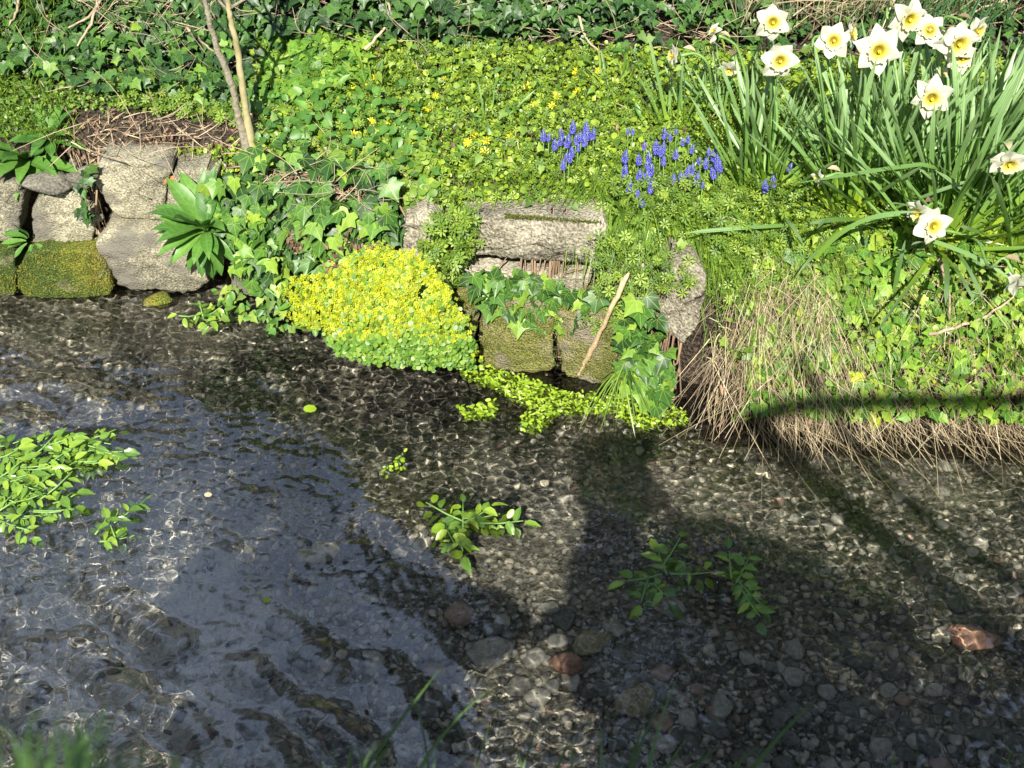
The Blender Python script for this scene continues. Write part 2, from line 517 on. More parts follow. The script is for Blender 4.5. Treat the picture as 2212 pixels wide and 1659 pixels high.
def sym(half):
    return half + [(-x, y) for x, y in reversed(half) if abs(x) > 1e-6]


def t_ivy(a=1.0, w=1.0, bas=1.0):
    h = [(0.0, 0.02), (.16 * w, -.13 * bas), (.36 * w, -.12 * bas), (.47 * w, -.03), (.40 * w, .13), (.62 * w * a, .40), (.40 * w, .46), (.24 * w, .60), (.10 * w, .84), (0, 1.0)]
    o = sym([(x, y) for x, y in h[1:-1]] + [(0, 1.0)])
    o = [(0, 0.03)] + o
    return fan(o, (0, .28), lambda x, y: .20 * np.abs(x) - .28 * np.clip(y - .3, 0, 1) ** 1.4 - .12 * np.clip(np.abs(x) - .35, 0, 1))


def t_oval(w=.7, k=8, fold=.15, bend=.2, notch=0.0):
    o = []
    for i in range(k):
        t = 2 * math.pi * i / k
        o.append((w / 2 * math.sin(t), .5 - .5 * math.cos(t) + (notch if i == 0 else 0)))
    return fan(o, (0, .45), lambda x, y: fold * np.abs(x) - bend * y * y)


def t_long(segs=7, w=.32, fold=.25, bend=.35, wav=.02, pw=.85, n2=1, pk=.55):
    V, F = [], []
    for i in range(segs + 1):
        t = i / segs
        ww = w / 2 * (math.sin(math.pi * min(1, t ** (math.log(.5) / math.log(pk)))) ** pw) + .002
        for s in (-1, 0, 1):
            V.append((s * ww, t * (1 - .12 * bend * t), fold * abs(s) * ww * 1.2 - bend * t * t * .6 + wav * math.sin(9 * t + s)))
    for i in range(segs):
        for s in range(2):
            a = i * 3 + s
            F.append((a, a + 1, a + 4, a + 3))
    return np.array(V), np.array(F)


def t_whorl(k=7, w=.16):
    """flat star of k narrow leaves"""
    V, F = [], []
    for i in range(k):
        a = 2 * math.pi * i / k + .3
        c, s = math.cos(a), math.sin(a)
        l = .5 * (0.8 + .3 * ((i * 37) % 10) / 10)
        for (t, ww, z) in ((.06, .02, 0), (.6, w / 2, .05), (.6, -w / 2, .05), (1, 0, .02)):
            V.append((c * t * l - s * ww, s * t * l + c * ww + .0, z))
        b = i * 4
        F += [(b, b + 1, b + 2), (b + 1, b + 3, b + 2)]
    return np.array(V), np.array(F)


def t_clover(k=4, w=.42):
    """k small rounded bracts round a point"""
    V, F = [], []
    for i in range(k):
        a = 2 * math.pi * i / k
        c, s = math.cos(a), math.sin(a)
        b = len(V)
        for (t, ww, z) in ((.02, 0, 0), (.3, w / 2, .04), (.52, w / 3, .03), (.52, -w / 3, .03), (.3, -w / 2, .04)):
            V.append((c * t - s * ww * .9, s * t + c * ww * .9, z))
        F += [(b, b + 1, b + 2), (b, b + 2, b + 3), (b, b + 3, b + 4)]
    return np.array(V), np.array(F)


def tmesh(name, T, mat):
    V, F = T
    m = mesh_np(name, V, F, {'lv': V.copy()})
    m.materials.append(mat)
    return m


def basis(N, D):
    """rotation matrices with z=N, y=D made perpendicular"""
    N = unit(N)
    D = unit(D - (D * N).sum(-1, keepdims=True) * N)
    X = np.cross(D, N)
    return np.stack([X, D, N], -1)          # columns


def scatter(name, T, P, N, D, S, mat, parent=None, kind='stuff', label=None, cat=None):
    V, F = T
    P = np.asarray(P, float)
    n = len(P)
    if parent is not None:
        P = P - np.array(parent.location)
    Rm = basis(N, D)
    VV = np.einsum('nij,vj->nvi', Rm, V) * np.asarray(S, float).reshape(-1, 1, 1) + P[:, None, :]
    FF = (F[None] + (np.arange(n) * len(V))[:, None, None]).reshape(-1, F.shape[1])
    var = np.repeat(RNG.random(n), len(V))
    lv = np.tile(V, (n, 1))
    m = mesh_np(name, VV.reshape(-1, 3), FF, {'var': var, 'lv': lv})
    o = link(name, m, None, None, mat)
    if parent is not None:
        o.parent = parent
    if kind: o['kind'] = kind
    tag(o, label, cat)
    return o


def ribbons(name, P, D, L, W, bend, mat, parent=None, segs=4, side=None, kind='stuff', label=None, cat=None, prof='blade'):
    """curved blades; bend = (n,3) vector added * t^2 * L"""
    P = np.asarray(P, float)
    n = len(P)
    if parent is not None:
        P = P - np.array(parent.location)
    D = unit(np.asarray(D, float))
    L = np.broadcast_to(np.asarray(L, float), (n,))
    W = np.broadcast_to(np.asarray(W, float), (n,))
    bend = np.asarray(bend, float)
    if side is None:
        side = unit(np.cross(D, np.array([0, -.6, .8]) + RNG.normal(0, .5, (n, 3))))
    V = []
    for i in range(segs + 1):
        t = i / segs
        c = P + (D * t + bend * t * t) * L[:, None]
        if prof == 'blade':
            w = W * (1 - t ** 2.2) * (.65 + .35 * min(1, t * 4)) + 1e-5
        else:
            w = W * (1 - .5 * t)
        V += [c - side * w[:, None] / 2, c + side * w[:, None] / 2]
    V = np.stack(V, 1)
    k = 2 * (segs + 1)
    F0 = np.array([(2 * i, 2 * i + 1, 2 * i + 3, 2 * i + 2) for i in range(segs)])
    FF = (F0[None] + (np.arange(n) * k)[:, None, None]).reshape(-1, 4)
    m = mesh_np(name, V.reshape(-1, 3), FF, {'var': np.repeat(RNG.random(n), k)})
    o = link(name, m, None, None, mat)
    if parent is not None:
        o.parent = parent
    if kind: o['kind'] = kind
    tag(o, label, cat)
    return o


def tube_np(pts, rad, sides=6, V0=0, cap=True):
    pts = np.asarray(pts, float)
    n = len(pts)
    rad = np.broadcast_to(np.asarray(rad, float), (n,))
    T = np.gradient(pts, axis=0)
    T = unit(T)
    ref = np.array([0.3, -.9, .25])
    A = unit(np.cross(T, ref))
    Bb = np.cross(T, A)
    th = np.arange(sides) * 2 * math.pi / sides
    V = pts[:, None, :] + (A[:, None, :] * np.cos(th)[None, :, None] + Bb[:, None, :] * np.sin(th)[None, :, None]) * rad[:, None, None]
    V = V.reshape(-1, 3)
    i = np.arange(n - 1)[:, None] * sides
    j = np.arange(sides)[None]
    j2 = (j + 1) % sides
    F = np.stack([i + j, i + j2, i + sides + j2, i + sides + j], -1).reshape(-1, 4)
    if cap:
        V = np.vstack([V, pts[0] , pts[-1]])
        a, b = n * sides, n * sides + 1
        F1 = [(a, (q + 1) % sides, q, q) for q in range(sides)]
        tri = np.array([(a, (q + 1) % sides, q) for q in range(sides)] + [(b, (n - 1) * sides + q, (n - 1) * sides + (q + 1) % sides) for q in range(sides)])
        return V, [F + V0, tri + V0]
    return V, [F + V0]


def tubes(name, curves, mat, parent=None, sides=5, kind=None):
    """curves: list of (points, radii): one mesh"""
    VV, Q, Tt = [], [], []
    off = 0
    var = []
    for pts, rad in curves:
        V, F = tube_np(pts, rad, sides, off)
        VV.append(V); Q.append(F[0]); Tt.append(F[1]); off += len(V)
        var.append(np.full(len(V), random.random()))
    V = np.vstack(VV)
    if parent is not None:
        V = V - np.array(parent.location)
    m = mesh_np(name, V, [np.vstack(Q), np.vstack(Tt)], {'var': np.concatenate(var)})
    o = link(name, m, None, None, mat)
    if parent is not None:
        o.parent = parent
    if kind: o['kind'] = kind
    return o


def bez(p0, p1, p2, n=8):
    t = np.linspace(0, 1, n)[:, None]
    p0, p1, p2 = (np.asarray(p, float) for p in (p0, p1, p2))
    return (1 - t) ** 2 * p0 + 2 * t * (1 - t) * p1 + t * t * p2


def poly_curve(pts, n=24):
    """smooth curve through the points"""
    pts = np.asarray(pts, float)
    k = len(pts)
    P = np.vstack([2 * pts[0] - pts[1], pts, 2 * pts[-1] - pts[-2]])
    out = []
    for s in np.linspace(0, k - 1 - 1e-6, n):
        i = int(s); t = s - i
        a, b, c, d = P[i], P[i + 1], P[i + 2], P[i + 3]
        out.append(.5 * (2 * b + (c - a) * t + (2 * a - 5 * b + 4 * c - d) * t * t + (3 * b - 3 * c + d - a) * t ** 3))
    return np.array(out)


def mat4(R3, s, p):
    m = Matrix([[R3[i][j] * s for j in range(3)] + [p[i]] for i in range(3)] + [[0, 0, 0, 1]])
    return m


def place_parts(name, meshes, parent, P, N, D, S):
    Rm = basis(N, D)
    for i in range(len(P)):
        link(name, meshes[i % len(meshes)], parent, mat4(Rm[i].tolist(), float(S[i]), P[i].tolist()))


def caustic(o):
    o.cycles.is_caustics_receiver = True
    return o


ORD = ['first', 'second', 'third', 'fourth', 'fifth', 'sixth', 'seventh', 'eighth', 'ninth', 'tenth', 'eleventh', 'twelfth', 'thirteenth',
       'fourteenth', 'fifteenth', 'sixteenth', 'seventeenth', 'eighteenth', 'nineteenth', 'twentieth']
TENS = {20: 'twenty', 30: 'thirty', 40: 'forty'}


def ordinal(i):
    if i < 20:
        return ORD[i]
    t = (i + 1) // 10 * 10
    r = (i + 1) % 10
    return {30: 'thirtieth', 40: 'fortieth'}.get(i + 1) or TENS[t] + '-' + ORD[r - 1]

# ================================================================== THE SETTING
def axis(lo, hi, step, far):
    a = np.arange(lo, hi + step / 2, step)
    g = step * 2
    e = [hi]
    while e[-1] < far:
        e.append(e[-1] + g); g *= 1.5
    s = [lo]
    g = step * 2
    while s[-1] > -far:
        s.append(s[-1] - g); g *= 1.5
    return np.concatenate([s[:0:-1], a, e[1:]])


# far bank
dpos = np.concatenate([np.arange(-.12, .9, .012), np.arange(.9, 2.6, .04), 2.6 + np.geomspace(.1, 70, 14)])


def fb(X, D):
    Y = B(X) + D
    return X, Y, G(X, Y, 0.10)


o = link('far_bank', grid_mesh('far_bank', axis(-2.0, 2.2, .015, 70), dpos, fb), mat=M['soil'])
tag(o, kind='structure'); caustic(o)

# near bank
def nb(X, Y):
    e = .80 + .05 * np.sin(X * 3.1) + .03 * np.sin(X * 7.7)
    z = -.2 + .62 * sm(.06, -.30, Y - e) + .02 * lump(X, Y)
    return X, Y, z


ys = np.concatenate([-np.geomspace(.1, 70, 16)[::-1], np.arange(0, 1.0, .02)])
o = link('near_bank', grid_mesh('near_bank', axis(-2.0, 2.0, .04, 70), ys, nb), mat=M['soil'])
tag(o, kind='structure')

# stream bed
def bedz(X, Y):
    return -.125 + .012 * lump(X * .9 + 3, Y * .9) + .006 * lump(X * 3, Y * 3) + .10 * sm(2.45, 2.9, Y) * sm(-.3, -.9, X) * .45 - .02 * sm(.2, .9, X)


bed = link('stream_bed', grid_mesh('stream_bed', axis(-1.8, 1.8, .012, 70), np.arange(.6, 3.0, .012), lambda X, Y: (X, Y, bedz(X, Y) + .004 * np.sin(91 * X + 3 * np.sin(40 * Y)) * np.sin(83 * Y + 2 * np.sin(37 * X)))), mat=M['bed'])
tag(bed, kind='structure'); caustic(bed)
# a drift of pale sand and silt on the left of the bed
_n, _l = M['bed'].node_tree.nodes, M['bed'].node_tree.links
_p = _n['Principled BSDF']
_src = _p.inputs['Base Color'].links[0].from_socket
_g = _n.new('ShaderNodeNewGeometry'); _v = _n.new('ShaderNodeVectorMath'); _v.operation = 'DISTANCE'; _v.inputs[1].default_value = (-1.05, 1.62, -.12)
_l.new(_g.outputs['Position'], _v.inputs[0])
_t = _n.new('ShaderNodeTexNoise'); _t.inputs['Scale'].default_value = 9; _t.inputs['Detail'].default_value = 5; _l.new(_g.outputs['Position'], _t.inputs['Vector'])
_a = _n.new('ShaderNodeMath'); _a.operation = 'MULTIPLY_ADD'; _l.new(_t.outputs['Fac'], _a.inputs[0]); _a.inputs[1].default_value = .45; _l.new(_v.outputs['Value'], _a.inputs[2])
_r = _n.new('ShaderNodeMapRange'); _r.inputs[1].default_value = .95; _r.inputs[2].default_value = .72; _l.new(_a.outputs[0], _r.inputs[0])
_m = _n.new('ShaderNodeMix'); _m.data_type = 'RGBA'; _l.new(_r.outputs[0], _m.inputs[0]); _l.new(_src, _m.inputs[6]); _m.inputs[7].default_value = (.60, .56, .48, 1)
_l.new(_m.outputs[2], _p.inputs['Base Color'])


def pebble(seed, sub=2, flat=.6):
    bm = bmesh.new()
    bmesh.ops.create_icosphere(bm, subdivisions=sub, radius=.5)
    for v in bm.verts:
        c = v.co.normalized()
        s = 1 + .30 * noise.noise(c * 1.3 + Vector((seed * 7.1, 0, 0))) + .12 * noise.noise(c * 3.1 + Vector((0, seed * 3.3, 0)))
        q = c * .5 * s
        # planar facets give an angular gravel
        for k in range(4):
            nn = Vector((math.sin(seed * 3 + k * 2.1), math.cos(seed * 1.7 + k * 1.3), .6 * math.sin(k * 2.7 + seed))).normalized()
            dd = q.dot(nn)
            if dd > .36:
                q -= nn * (dd - .36) * .8
        v.co = Vector((q.x, q.y * .85, q.z * flat))
    m = bpy.data.meshes.new('pebble')
    bm.to_mesh(m); bm.free()
    for p in m.polygons: p.use_smooth = True
    return m


PEB = []
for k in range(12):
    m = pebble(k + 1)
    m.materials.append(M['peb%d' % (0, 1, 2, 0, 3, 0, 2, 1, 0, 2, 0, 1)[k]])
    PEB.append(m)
# larger pebbles: in the near part of the stream, and around
pp = []
def add_peb(poly, n, s0, s1):
    q = sample(poly, n)
    for (x, y) in q:
        w = at_z(x, y, -.11)
        pp.append((w[0], w[1], random.uniform(s0, s1)))
add_peb([(1230, 1330), (2000, 1500), (2300, 1700), (900, 1700), (930, 1400)], 150, .025, .06)
add_peb([(600, 1300), (950, 1150), (950, 1700), (500, 1700)], 30, .02, .045)
add_peb([(1500, 1000), (2250, 1000), (2250, 1500), (1900, 1300)], 60, .015, .04)
add_peb([(0, 760), (1400, 900), (1350, 1300), (0, 1300)], 50, .015, .03)
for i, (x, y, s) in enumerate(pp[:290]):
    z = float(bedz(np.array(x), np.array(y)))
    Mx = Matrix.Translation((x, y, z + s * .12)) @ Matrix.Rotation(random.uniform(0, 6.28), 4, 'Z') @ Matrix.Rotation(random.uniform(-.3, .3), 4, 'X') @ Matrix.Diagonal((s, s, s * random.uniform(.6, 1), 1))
    caustic(link('pebble', PEB[(2, 6, 9, 0, 2, 6, 10, 9, 3, 6, 2, 4)[i % 12]] if y < 1.75 else PEB[i % 12], bed, Mx))  # near pebbles mostly from darker meshes: deep shade put into their colour
# the rest of the gravel, joined
for gi, (mat, n) in enumerate([('peb0', 6200), ('peb1', 3000), ('peb2', 3200), ('peb3', 500)]):
    bm = bmesh.new(); bmesh.ops.create_icosphere(bm, subdivisions=1, radius=.5)
    V = np.array([v.co[:] for v in bm.verts]); F = np.array([[v.index for v in f.verts] for f in bm.faces]); bm.free()
    V = V * (1 + .22 * np.sin(V[:, [1]] * 9 + gi) * np.cos(V[:, [0]] * 8)) * np.array([1, .8, .55])
    q = sample([(-150, 640), (2350, 640), (2350, 1750), (-150, 1750)], n)
    W = at_z(q[:, 0], q[:, 1], -.12)
    S = RNG.uniform(.006, .017, n) * (1 + .5 * sm(1000, 1600, q[:, 1]) * RNG.random(n))
    W[:, 2] = bedz(W[:, 0], W[:, 1]) + S * .1
    kp = (np.hypot(W[:, 0] + 1.05, W[:, 1] - 1.62) > .62) | (RNG.random(n) < .35)
    W, S = W[kp], S[kp]; n = len(W)
    N = np.array([0, 0, 1.]) + RNG.normal(0, .25, (n, 3)); D = RNG.normal(0, 1, (n, 3))
    o = scatter('gravel', (V, F), W, N, D, S, M[mat], bed)
    caustic(o)

# water
def ripple(X, Y):
    rng = np.random.default_rng(5)
    Z = 0 * X
    px = 1106 + X / (Y * CP + 2 * SP) * FPX        # rough zones in the current
    rough = .55 + .60 * sm(-.1, -.7, X) * sm(2.6, 1.9, Y) + .5 * sm(.0, -.5, X) * sm(1.75, 1.45, Y) + .35 * sm(.45, .9, X) * sm(1.9, 1.5, Y)
    rough = rough + .35 * sm(1.95, 2.3, Y) * sm(1.0, .4, np.abs(X + .3)) + .28 * np.sin(5 * X + 1) * np.sin(6 * Y + 2 * X) + .18 * np.sin(11 * X - 4 * Y) * np.sin(13 * Y + 3)
    for k in range(46):
        lam = .018 * 2 ** (rng.random() * 1.25); a = rng.normal(math.pi / 2 - .35, .95); ph = rng.random() * 6.28
        wob = .6 * np.sin(3.1 * X + 2.3 * Y + k) + .5 * np.sin(5.3 * Y - 2.2 * X + 2 * k)
        Z = Z + lam * .0042 / 2.0 * np.sin(2 * np.pi / lam * (X * np.cos(a) + Y * np.sin(a)) + ph + wob) * rough
    big = .35 + .9 * sm(.05, -.3, X) * sm(2.1, 1.8, Y) + 4.0 * sm(.15, -.65, X) * sm(1.85, 1.4, Y) + .9 * sm(.1, -.6, X) * sm(1.9, 2.3, Y) + .8 * sm(.5, .9, X) * sm(1.8, 1.5, Y)
    for k in range(16):
        lam = .07 * 2 ** (rng.random() * 1.6); a = rng.normal(math.pi / 2 - .45, .38); ph = rng.random() * 6.28
        wob = 1.2 * np.sin(2.1 * X + 1.3 * Y + k) + .9 * np.sin(4.3 * Y - 1.7 * X + 2 * k)
        Z = Z + lam * .0045 / 1.6 * np.sin(2 * np.pi / lam * (X * np.cos(a) + Y * np.sin(a)) + ph + wob) * big
    return Z * sm(2.4, 1.9, np.abs(X))


water = link('water', grid_mesh('water', axis(-1.6, 1.6, .0036, 70), np.concatenate([np.arange(.74, 1.2, .02), np.arange(1.2, 2.95, .0036)]), lambda X, Y: (X, Y, ripple(X, Y))), mat=M['water'])
tag(water, kind='structure')
water.cycles.is_caustics_caster = True

# ================================================================== STONES
def wall_pt(px, py, off):
    d = ray(px, py)
    Y = np.full(np.shape(px), 2.6)
    for _ in range(12):
        X = d[..., 0] * Y / d[..., 1]
        Y = B(X) + off
    return d * (Y / d[..., 1])[..., None] + np.array([0, 0, CAM_Z])


def stone_mesh(pts, off, depth, seed, bulge=.02, rough=.006, n=84):
    """a block whose front outline, seen from the path, is pts"""
    pts = np.array(pts, float)
    # resample the outline, slightly rounded
    seg = np.linalg.norm(np.roll(pts, -1, 0) - pts, axis=1)
    cum = np.concatenate([[0], np.cumsum(seg)])
    s = np.linspace(0, cum[-1], n, endpoint=False)
    P = np.vstack([pts, pts[:1]])
    ol = np.stack([np.interp(s, cum, P[:, 0]), np.interp(s, cum, P[:, 1])], 1)
    for _ in range(1):
        ol = .5 * ol + .25 * np.roll(ol, 1, 0) + .25 * np.roll(ol, -1, 0)
    ol += RNG.normal(0, 1.3, ol.shape)
    w = wall_pt(ol[:, 0], ol[:, 1], off)
    c = w.mean(0)
    rings = [(.98, depth), (.99, depth * .55), (.99, .014), (.985, .004), (.970, .0005), (.92, -.001), (.86, -.001), (.78, -.002), (.70, -.002), (.60, -.003), (.50, -.003), (.40, -.003), (.30, -.003), (.20, -.003), (.10, -.003)]
    V = []
    for r, dy in rings:
        q = c + (w - c) * r
        q = q + np.array([0, 1, 0]) * (dy + (bulge * (r * r) if dy < .012 else bulge))
        V.append(q)
    V.append((c + np.array([0, -.012, 0]))[None])
    V = np.vstack(V)
    for i in range(len(V)):
        p = Vector(V[i])
        k = Vector((noise.noise(p * 14 + Vector((seed, 0, 0))), noise.noise(p * 14 + Vector((0, seed, 5))), noise.noise(p * 14 + Vector((3, 0, seed)))))
        k2 = noise.noise(p * 45 + Vector((seed, 1, 0)))
        k3 = noise.noise(p * 110 + Vector((seed, 1, 0)))
        V[i] += np.array(k) * rough * .9 + np.array([0, 1, 0]) * (k2 * rough * .8 + k3 * rough * .5)
    k = len(rings)
    F = []
    for r in range(k - 1):
        for i in range(n):
            j = (i + 1) % n
            F.append((r * n + i, r * n + j, (r + 1) * n + j, (r + 1) * n + i))
    F = np.array(F)
    top = np.array([((k - 1) * n + i, (k - 1) * n + (i + 1) % n, k * n) for i in range(n)])
    back = np.array([(0 * n + (i + 1) % n, i, k * n + 1) for i in range(n)])
    V = np.vstack([V, (c + np.array([0, depth, 0]))[None]])
    m = mesh_np('stone', V, [F, np.vstack([top, back])])
    return m


def Z2(p):   # coordinates read off a close look at the left of the wall
    return [(x * .28, 309.7 + y * .28) for x, y in p]


def Z4(p):
    return [(530.9 + x * .28, 371.6 + y * .28) for x, y in p]


def Z6(p):
    return [(973.3 + x * .28, 398.2 + y * .28) for x, y in p]


wall = thing('stone_wall', 'low dry stone retaining wall of pale rough blocks along the far edge of the stream', 'wall', (-.4, 2.65, 0))
ST = [  # outline, offset of the face, depth, material, label
    (Z2([(-230, 330), (60, 300), (150, 320), (180, 400), (185, 460), (160, 560), (150, 690), (60, 770), (-230, 790)]), .05, .20, 'stone', None),
    (Z2([(230, 520), (290, 430), (420, 368), (600, 370), (640, 490), (725, 560), (722, 690), (694, 810), (480, 785), (240, 768)]), .04, .2, 'stone', None),
    (Z2([(735, 200), (760, 150), (1000, 140), (1290, 140), (1340, 200), (1290, 300), (1280, 480), (1345, 560), (1260, 612), (1060, 600), (930, 592), (880, 550), (795, 440), (705, 290)]), .055, .13, 'stone', 'tall pale block at the top of the wall'),
    (Z2([(1290, 300), (1340, 205), (1600, 195), (1680, 300), (1640, 480), (1600, 700), (1380, 660), (1345, 590), (1280, 470)]), .06, .2, 'stone', None),
    (Z2([(722, 775), (810, 695), (940, 672), (1080, 672), (1270, 704), (1400, 730), (1560, 880), (1630, 1080), (1500, 1150), (1200, 1145), (990, 1140), (900, 1110), (855, 1010), (785, 890), (725, 820)]), .01, .22, 'stone', 'big lowest block overhanging the water'),
    (Z2([(130, 960), (175, 870), (340, 830), (715, 835), (800, 920), (880, 1090), (860, 1180), (400, 1230), (200, 1220), (130, 1120)]), -.005, .2, 'moss', 'block furred over with yellow and green moss'),
    (Z2([(-200, 900), (100, 900), (125, 1000), (125, 1180), (-200, 1200)]), .0, .2, 'moss', 'mossy block at the left edge'),
    (Z2([(1780, 640), (1870, 590), (2020, 780), (2010, 900), (1920, 930), (1815, 870)]), .05, .16, 'stone', None),
    (Z2([(1765, 910), (1900, 935), (2000, 1010), (2050, 1170), (1790, 1180)]), .03, .16, 'stone', None),
    (Z4([(-30, 520), (120, 560), (230, 640), (240, 800), (60, 860), (-60, 760)]), .06, .15, 'grit', None),
    (Z4([(1215, 360), (1390, 290), (1500, 400), (1470, 560), (1470, 700), (1330, 720), (1200, 620)]), .05, .16, 'grit', None),
    (Z4([(930, 560), (1200, 540), (1240, 700), (1330, 760), (1500, 760), (1520, 900), (1300, 1000), (1000, 900)]), .07, .16, 'grit', None),
    (Z6([(100, 300), (130, 235), (500, 255), (900, 262), (1190, 300), (1212, 480), (1182, 628), (900, 622), (500, 592), (75, 562), (95, 520), (190, 450)]), .05, .13, 'grit', 'long rough block with moss along its upper edge'),
    (Z6([(60, 655), (500, 682), (900, 712), (1120, 724), (1060, 840), (800, 880), (400, 880), (250, 850), (120, 790)]), .05, .15, 'grit', None),
    (Z6([(-60, 920), (130, 815), (220, 885), (205, 1100), (170, 1330), (-60, 1400)]), .01, .2, 'wetmoss', None),
    (Z6([(235, 960), (500, 900), (760, 915), (800, 1050), (790, 1250), (810, 1450), (560, 1480), (210, 1420), (215, 1150)]), .0, .2, 'wetmoss', 'green mossy block at the foot of the wall left of the stick'),
    (Z6([(815, 960), (1100, 960), (1320, 1020), (1420, 1150), (1440, 1380), (1300, 1640), (960, 1540), (860, 1450), (830, 1200)]), -.005, .2, 'wetmoss', 'green mossy block behind the leaning stick'),
    (Z6([(1640, 690), (1740, 605), (1880, 640), (1965, 740), (1955, 900), (1880, 1180), (1800, 1265), (1700, 1180), (1600, 1090), (1530, 970), (1655, 900)]), .02, .2, 'grit', 'upright rough block at the right end of the wall'),
    (Z6([(1200, 640), (1400, 610), (1600, 640), (1620, 850), (1500, 960), (1260, 980), (1150, 800)]), .09, .15, 'grit', None),
    (Z6([(1440, 1130), (1560, 1090), (1650, 1250), (1600, 1700), (1440, 1720)]), .08, .12, 'wetmoss', None),
]
stones = []
for i, (pts, off, dep, mt, lab) in enumerate(ST):
    me = stone_mesh(pts, off, dep, i * 3.7 + 1, bulge=.004, rough=.010 if mt in ('grit', 'wetmoss') else .006)
    me.transform(Matrix.Translation(-wall.location))
    so = link('stone', me, None, None, M[mt]); so.parent = wall
    if lab: so['label'] = lab
    caustic(so); stones.append(so)

# small stones packed in the gaps
for (x, y, s) in [(195, 372, .05), (163, 385, .04), (208, 470, .035), (216, 500, .03), (207, 520, .03), (870, 480, .04), (930, 560, .04), (560, 490, .035), (1330, 640, .05), (970, 640, .03), (110, 545, .03)]:
    w = wall_pt(np.array(float(x)), np.array(float(y)), .06)
    link('stone', pebble(x * .01 + 2, 2, .7), wall, Matrix.Translation(Vector(w)) @ Matrix.Diagonal((s * 1.2, s, s, 1)), M['slab'] if s > .038 else M['stone'])


def free_stone(name, px, py, z, sx, sy, sz, mat, label, seed, rot=0, cat='stone', sub=3, flat=.6):
    w = at_z(px, py, z)
    me = pebble(seed, sub, flat)
    me.name = name
    me.materials.append(mat)
    o = link(name, me)
    o.location = w; o.scale = (sx, sy, sz); o.rotation_euler = (0, 0, rot)
    tag(o, label, cat); caustic(o)
    return o


def on_bank(px, py, face=.10):
    return hit(np.array([float(px)]), np.array([float(py)]), face)[0]


# loose stones on the wall
h = wall_pt(np.array(97.), np.array(393.), .055)
m = pebble(5.5, 3, .5); m.materials.append(M['slab'])
o = link('loose_slab', m); o.location = h; o.scale = (.135, .10, .075); o.rotation_euler = (0, .05, 0)
tag(o, 'flat dark grey slab lying loose on top of the wall at the left', 'stone')
h = wall_pt(np.array(172.), np.array(396.), .07)
m = pebble(9.1, 3, .7); m.materials.append(M['slab'])
o = link('loose_stone', m); o.location = h; o.scale = (.05, .06, .06)
tag(o, 'small dark stone wedged between the loose slab and the tall block', 'stone')
h = on_bank(157, 358)
m = pebble(3.1, 3, .8); m.materials.append(M['slab'])
o = link('loose_stone', m); o.location = h; o.scale = (.05, .05, .045)
tag(o, 'dark pointed stone on the soil behind the loose slab', 'stone')

free_stone('wet_stone', 341, 652, -.005, .075, .075, .06, M['moss'], 'small round rock with moss breaking the water below the big block', 2.2)
free_stone('river_stone', 1222, 1462, -.085, .068, .062, .075, M['pink'], 'pink stone lying in sunlight on the stream bed', 4.4, .3)
free_stone('river_stone', 1275, 1422, -.10, .085, .07, .06, M['pale'], 'yellowish stone just above the pink stone on the bed', 6.1, .8)
free_stone('river_stone', 1055, 1450, -.11, .10, .09, .06, M['peb0'], 'broad grey stone under the ripples left of the pink stone', 7.7, .2)
free_stone('river_stone', 2090, 1412, -.10, .10, .06, .06, M['pink'], 'pinkish grey stone on the bed near the right edge', 8.3, -.3)
free_stone('river_stone', 2030, 1405, -.11, .07, .05, .05, M['peb1'], 'smaller tan stone touching the pinkish grey one', 1.3, .4)
free_stone('river_stone', 700, 1228, -.10, .095, .065, .035, M['pale'], 'pale slab standing in for a light reflection in the left shadow', 3.9, .3)  # pale colour stands in for light reflected here
free_stone('river_stone', 1370, 1545, -.10, .08, .08, .06, M['pale'], 'tan stone in deep shade right of centre', 5.1, .9)
free_stone('river_stone', 1440, 1345, -.10, .065, .06, .05, M['peb0'], 'grey stone in shadow below the right cress', 5.9, .1)
free_stone('river_stone', 995, 1360, -.10, .07, .07, .06, M['peb3'], 'reddish brown stone in the dark between the shadows', 6.9, .1)

# moss fur on the mossy blocks
def fur(poly, n, off, mat, name, label=None):
    q = sample(poly, n)
    P = wall_pt(q[:, 0], q[:, 1], off)
    D = np.array([0, -.8, .5]) + RNG.normal(0, .5, (n, 3))
    return ribbons(name, P, D, RNG.uniform(.004, .010, n), RNG.uniform(.0012, .0025, n), np.tile([0, 0, -.3], (n, 1)), mat, wall, segs=2)


M['mossfur'] = leaf_mat('moss_strand', [(0.03, 0.07, 0.012), (0.07, 0.12, 0.015), (0.13, 0.18, 0.02), (0.22, 0.18, 0.03), (0.28, 0.30, 0.04)], rough=0.8, trans=0.2)
fur(Z2([(140, 960), (175, 900), (340, 840), (710, 845), (800, 930), (880, 1100), (800, 1150), (400, 1160), (200, 1140), (130, 1100)]), 3400, -.004, M['mossfur'], 'moss')
fur(Z2([(-150, 1000), (125, 1010), (125, 1150), (-150, 1150)]), 900, -.004, M['mossfur'], 'moss')
fur(Z6([(235, 960), (500, 920), (900, 940), (1240, 1020), (1380, 1150), (1380, 1400), (1200, 1480), (900, 1400), (500, 1350), (215, 1250)]), 1900, -.006, M['mossfur'], 'moss')
fur(Z6([(0, 920), (130, 825), (215, 890), (180, 1050), (0, 1000)]), 500, .004, M['mossfur'], 'moss')
q = sample(Z6([(420, 228), (1160, 290), (1180, 310), (900, 285), (420, 262)]), 700)
P = wall_pt(q[:, 0], q[:, 1], .045)
ribbons('moss', P, np.array([0, -.5, .8]) + RNG.normal(0, .4, (700, 3)), .008, .002, np.zeros((700, 3)), M['mossfur'], wall, segs=2)

# ================================================================== GROUND COVER
UP = np.array([0, 0, 1.0])
CAMDIR = np.array([0, -.75, .65])


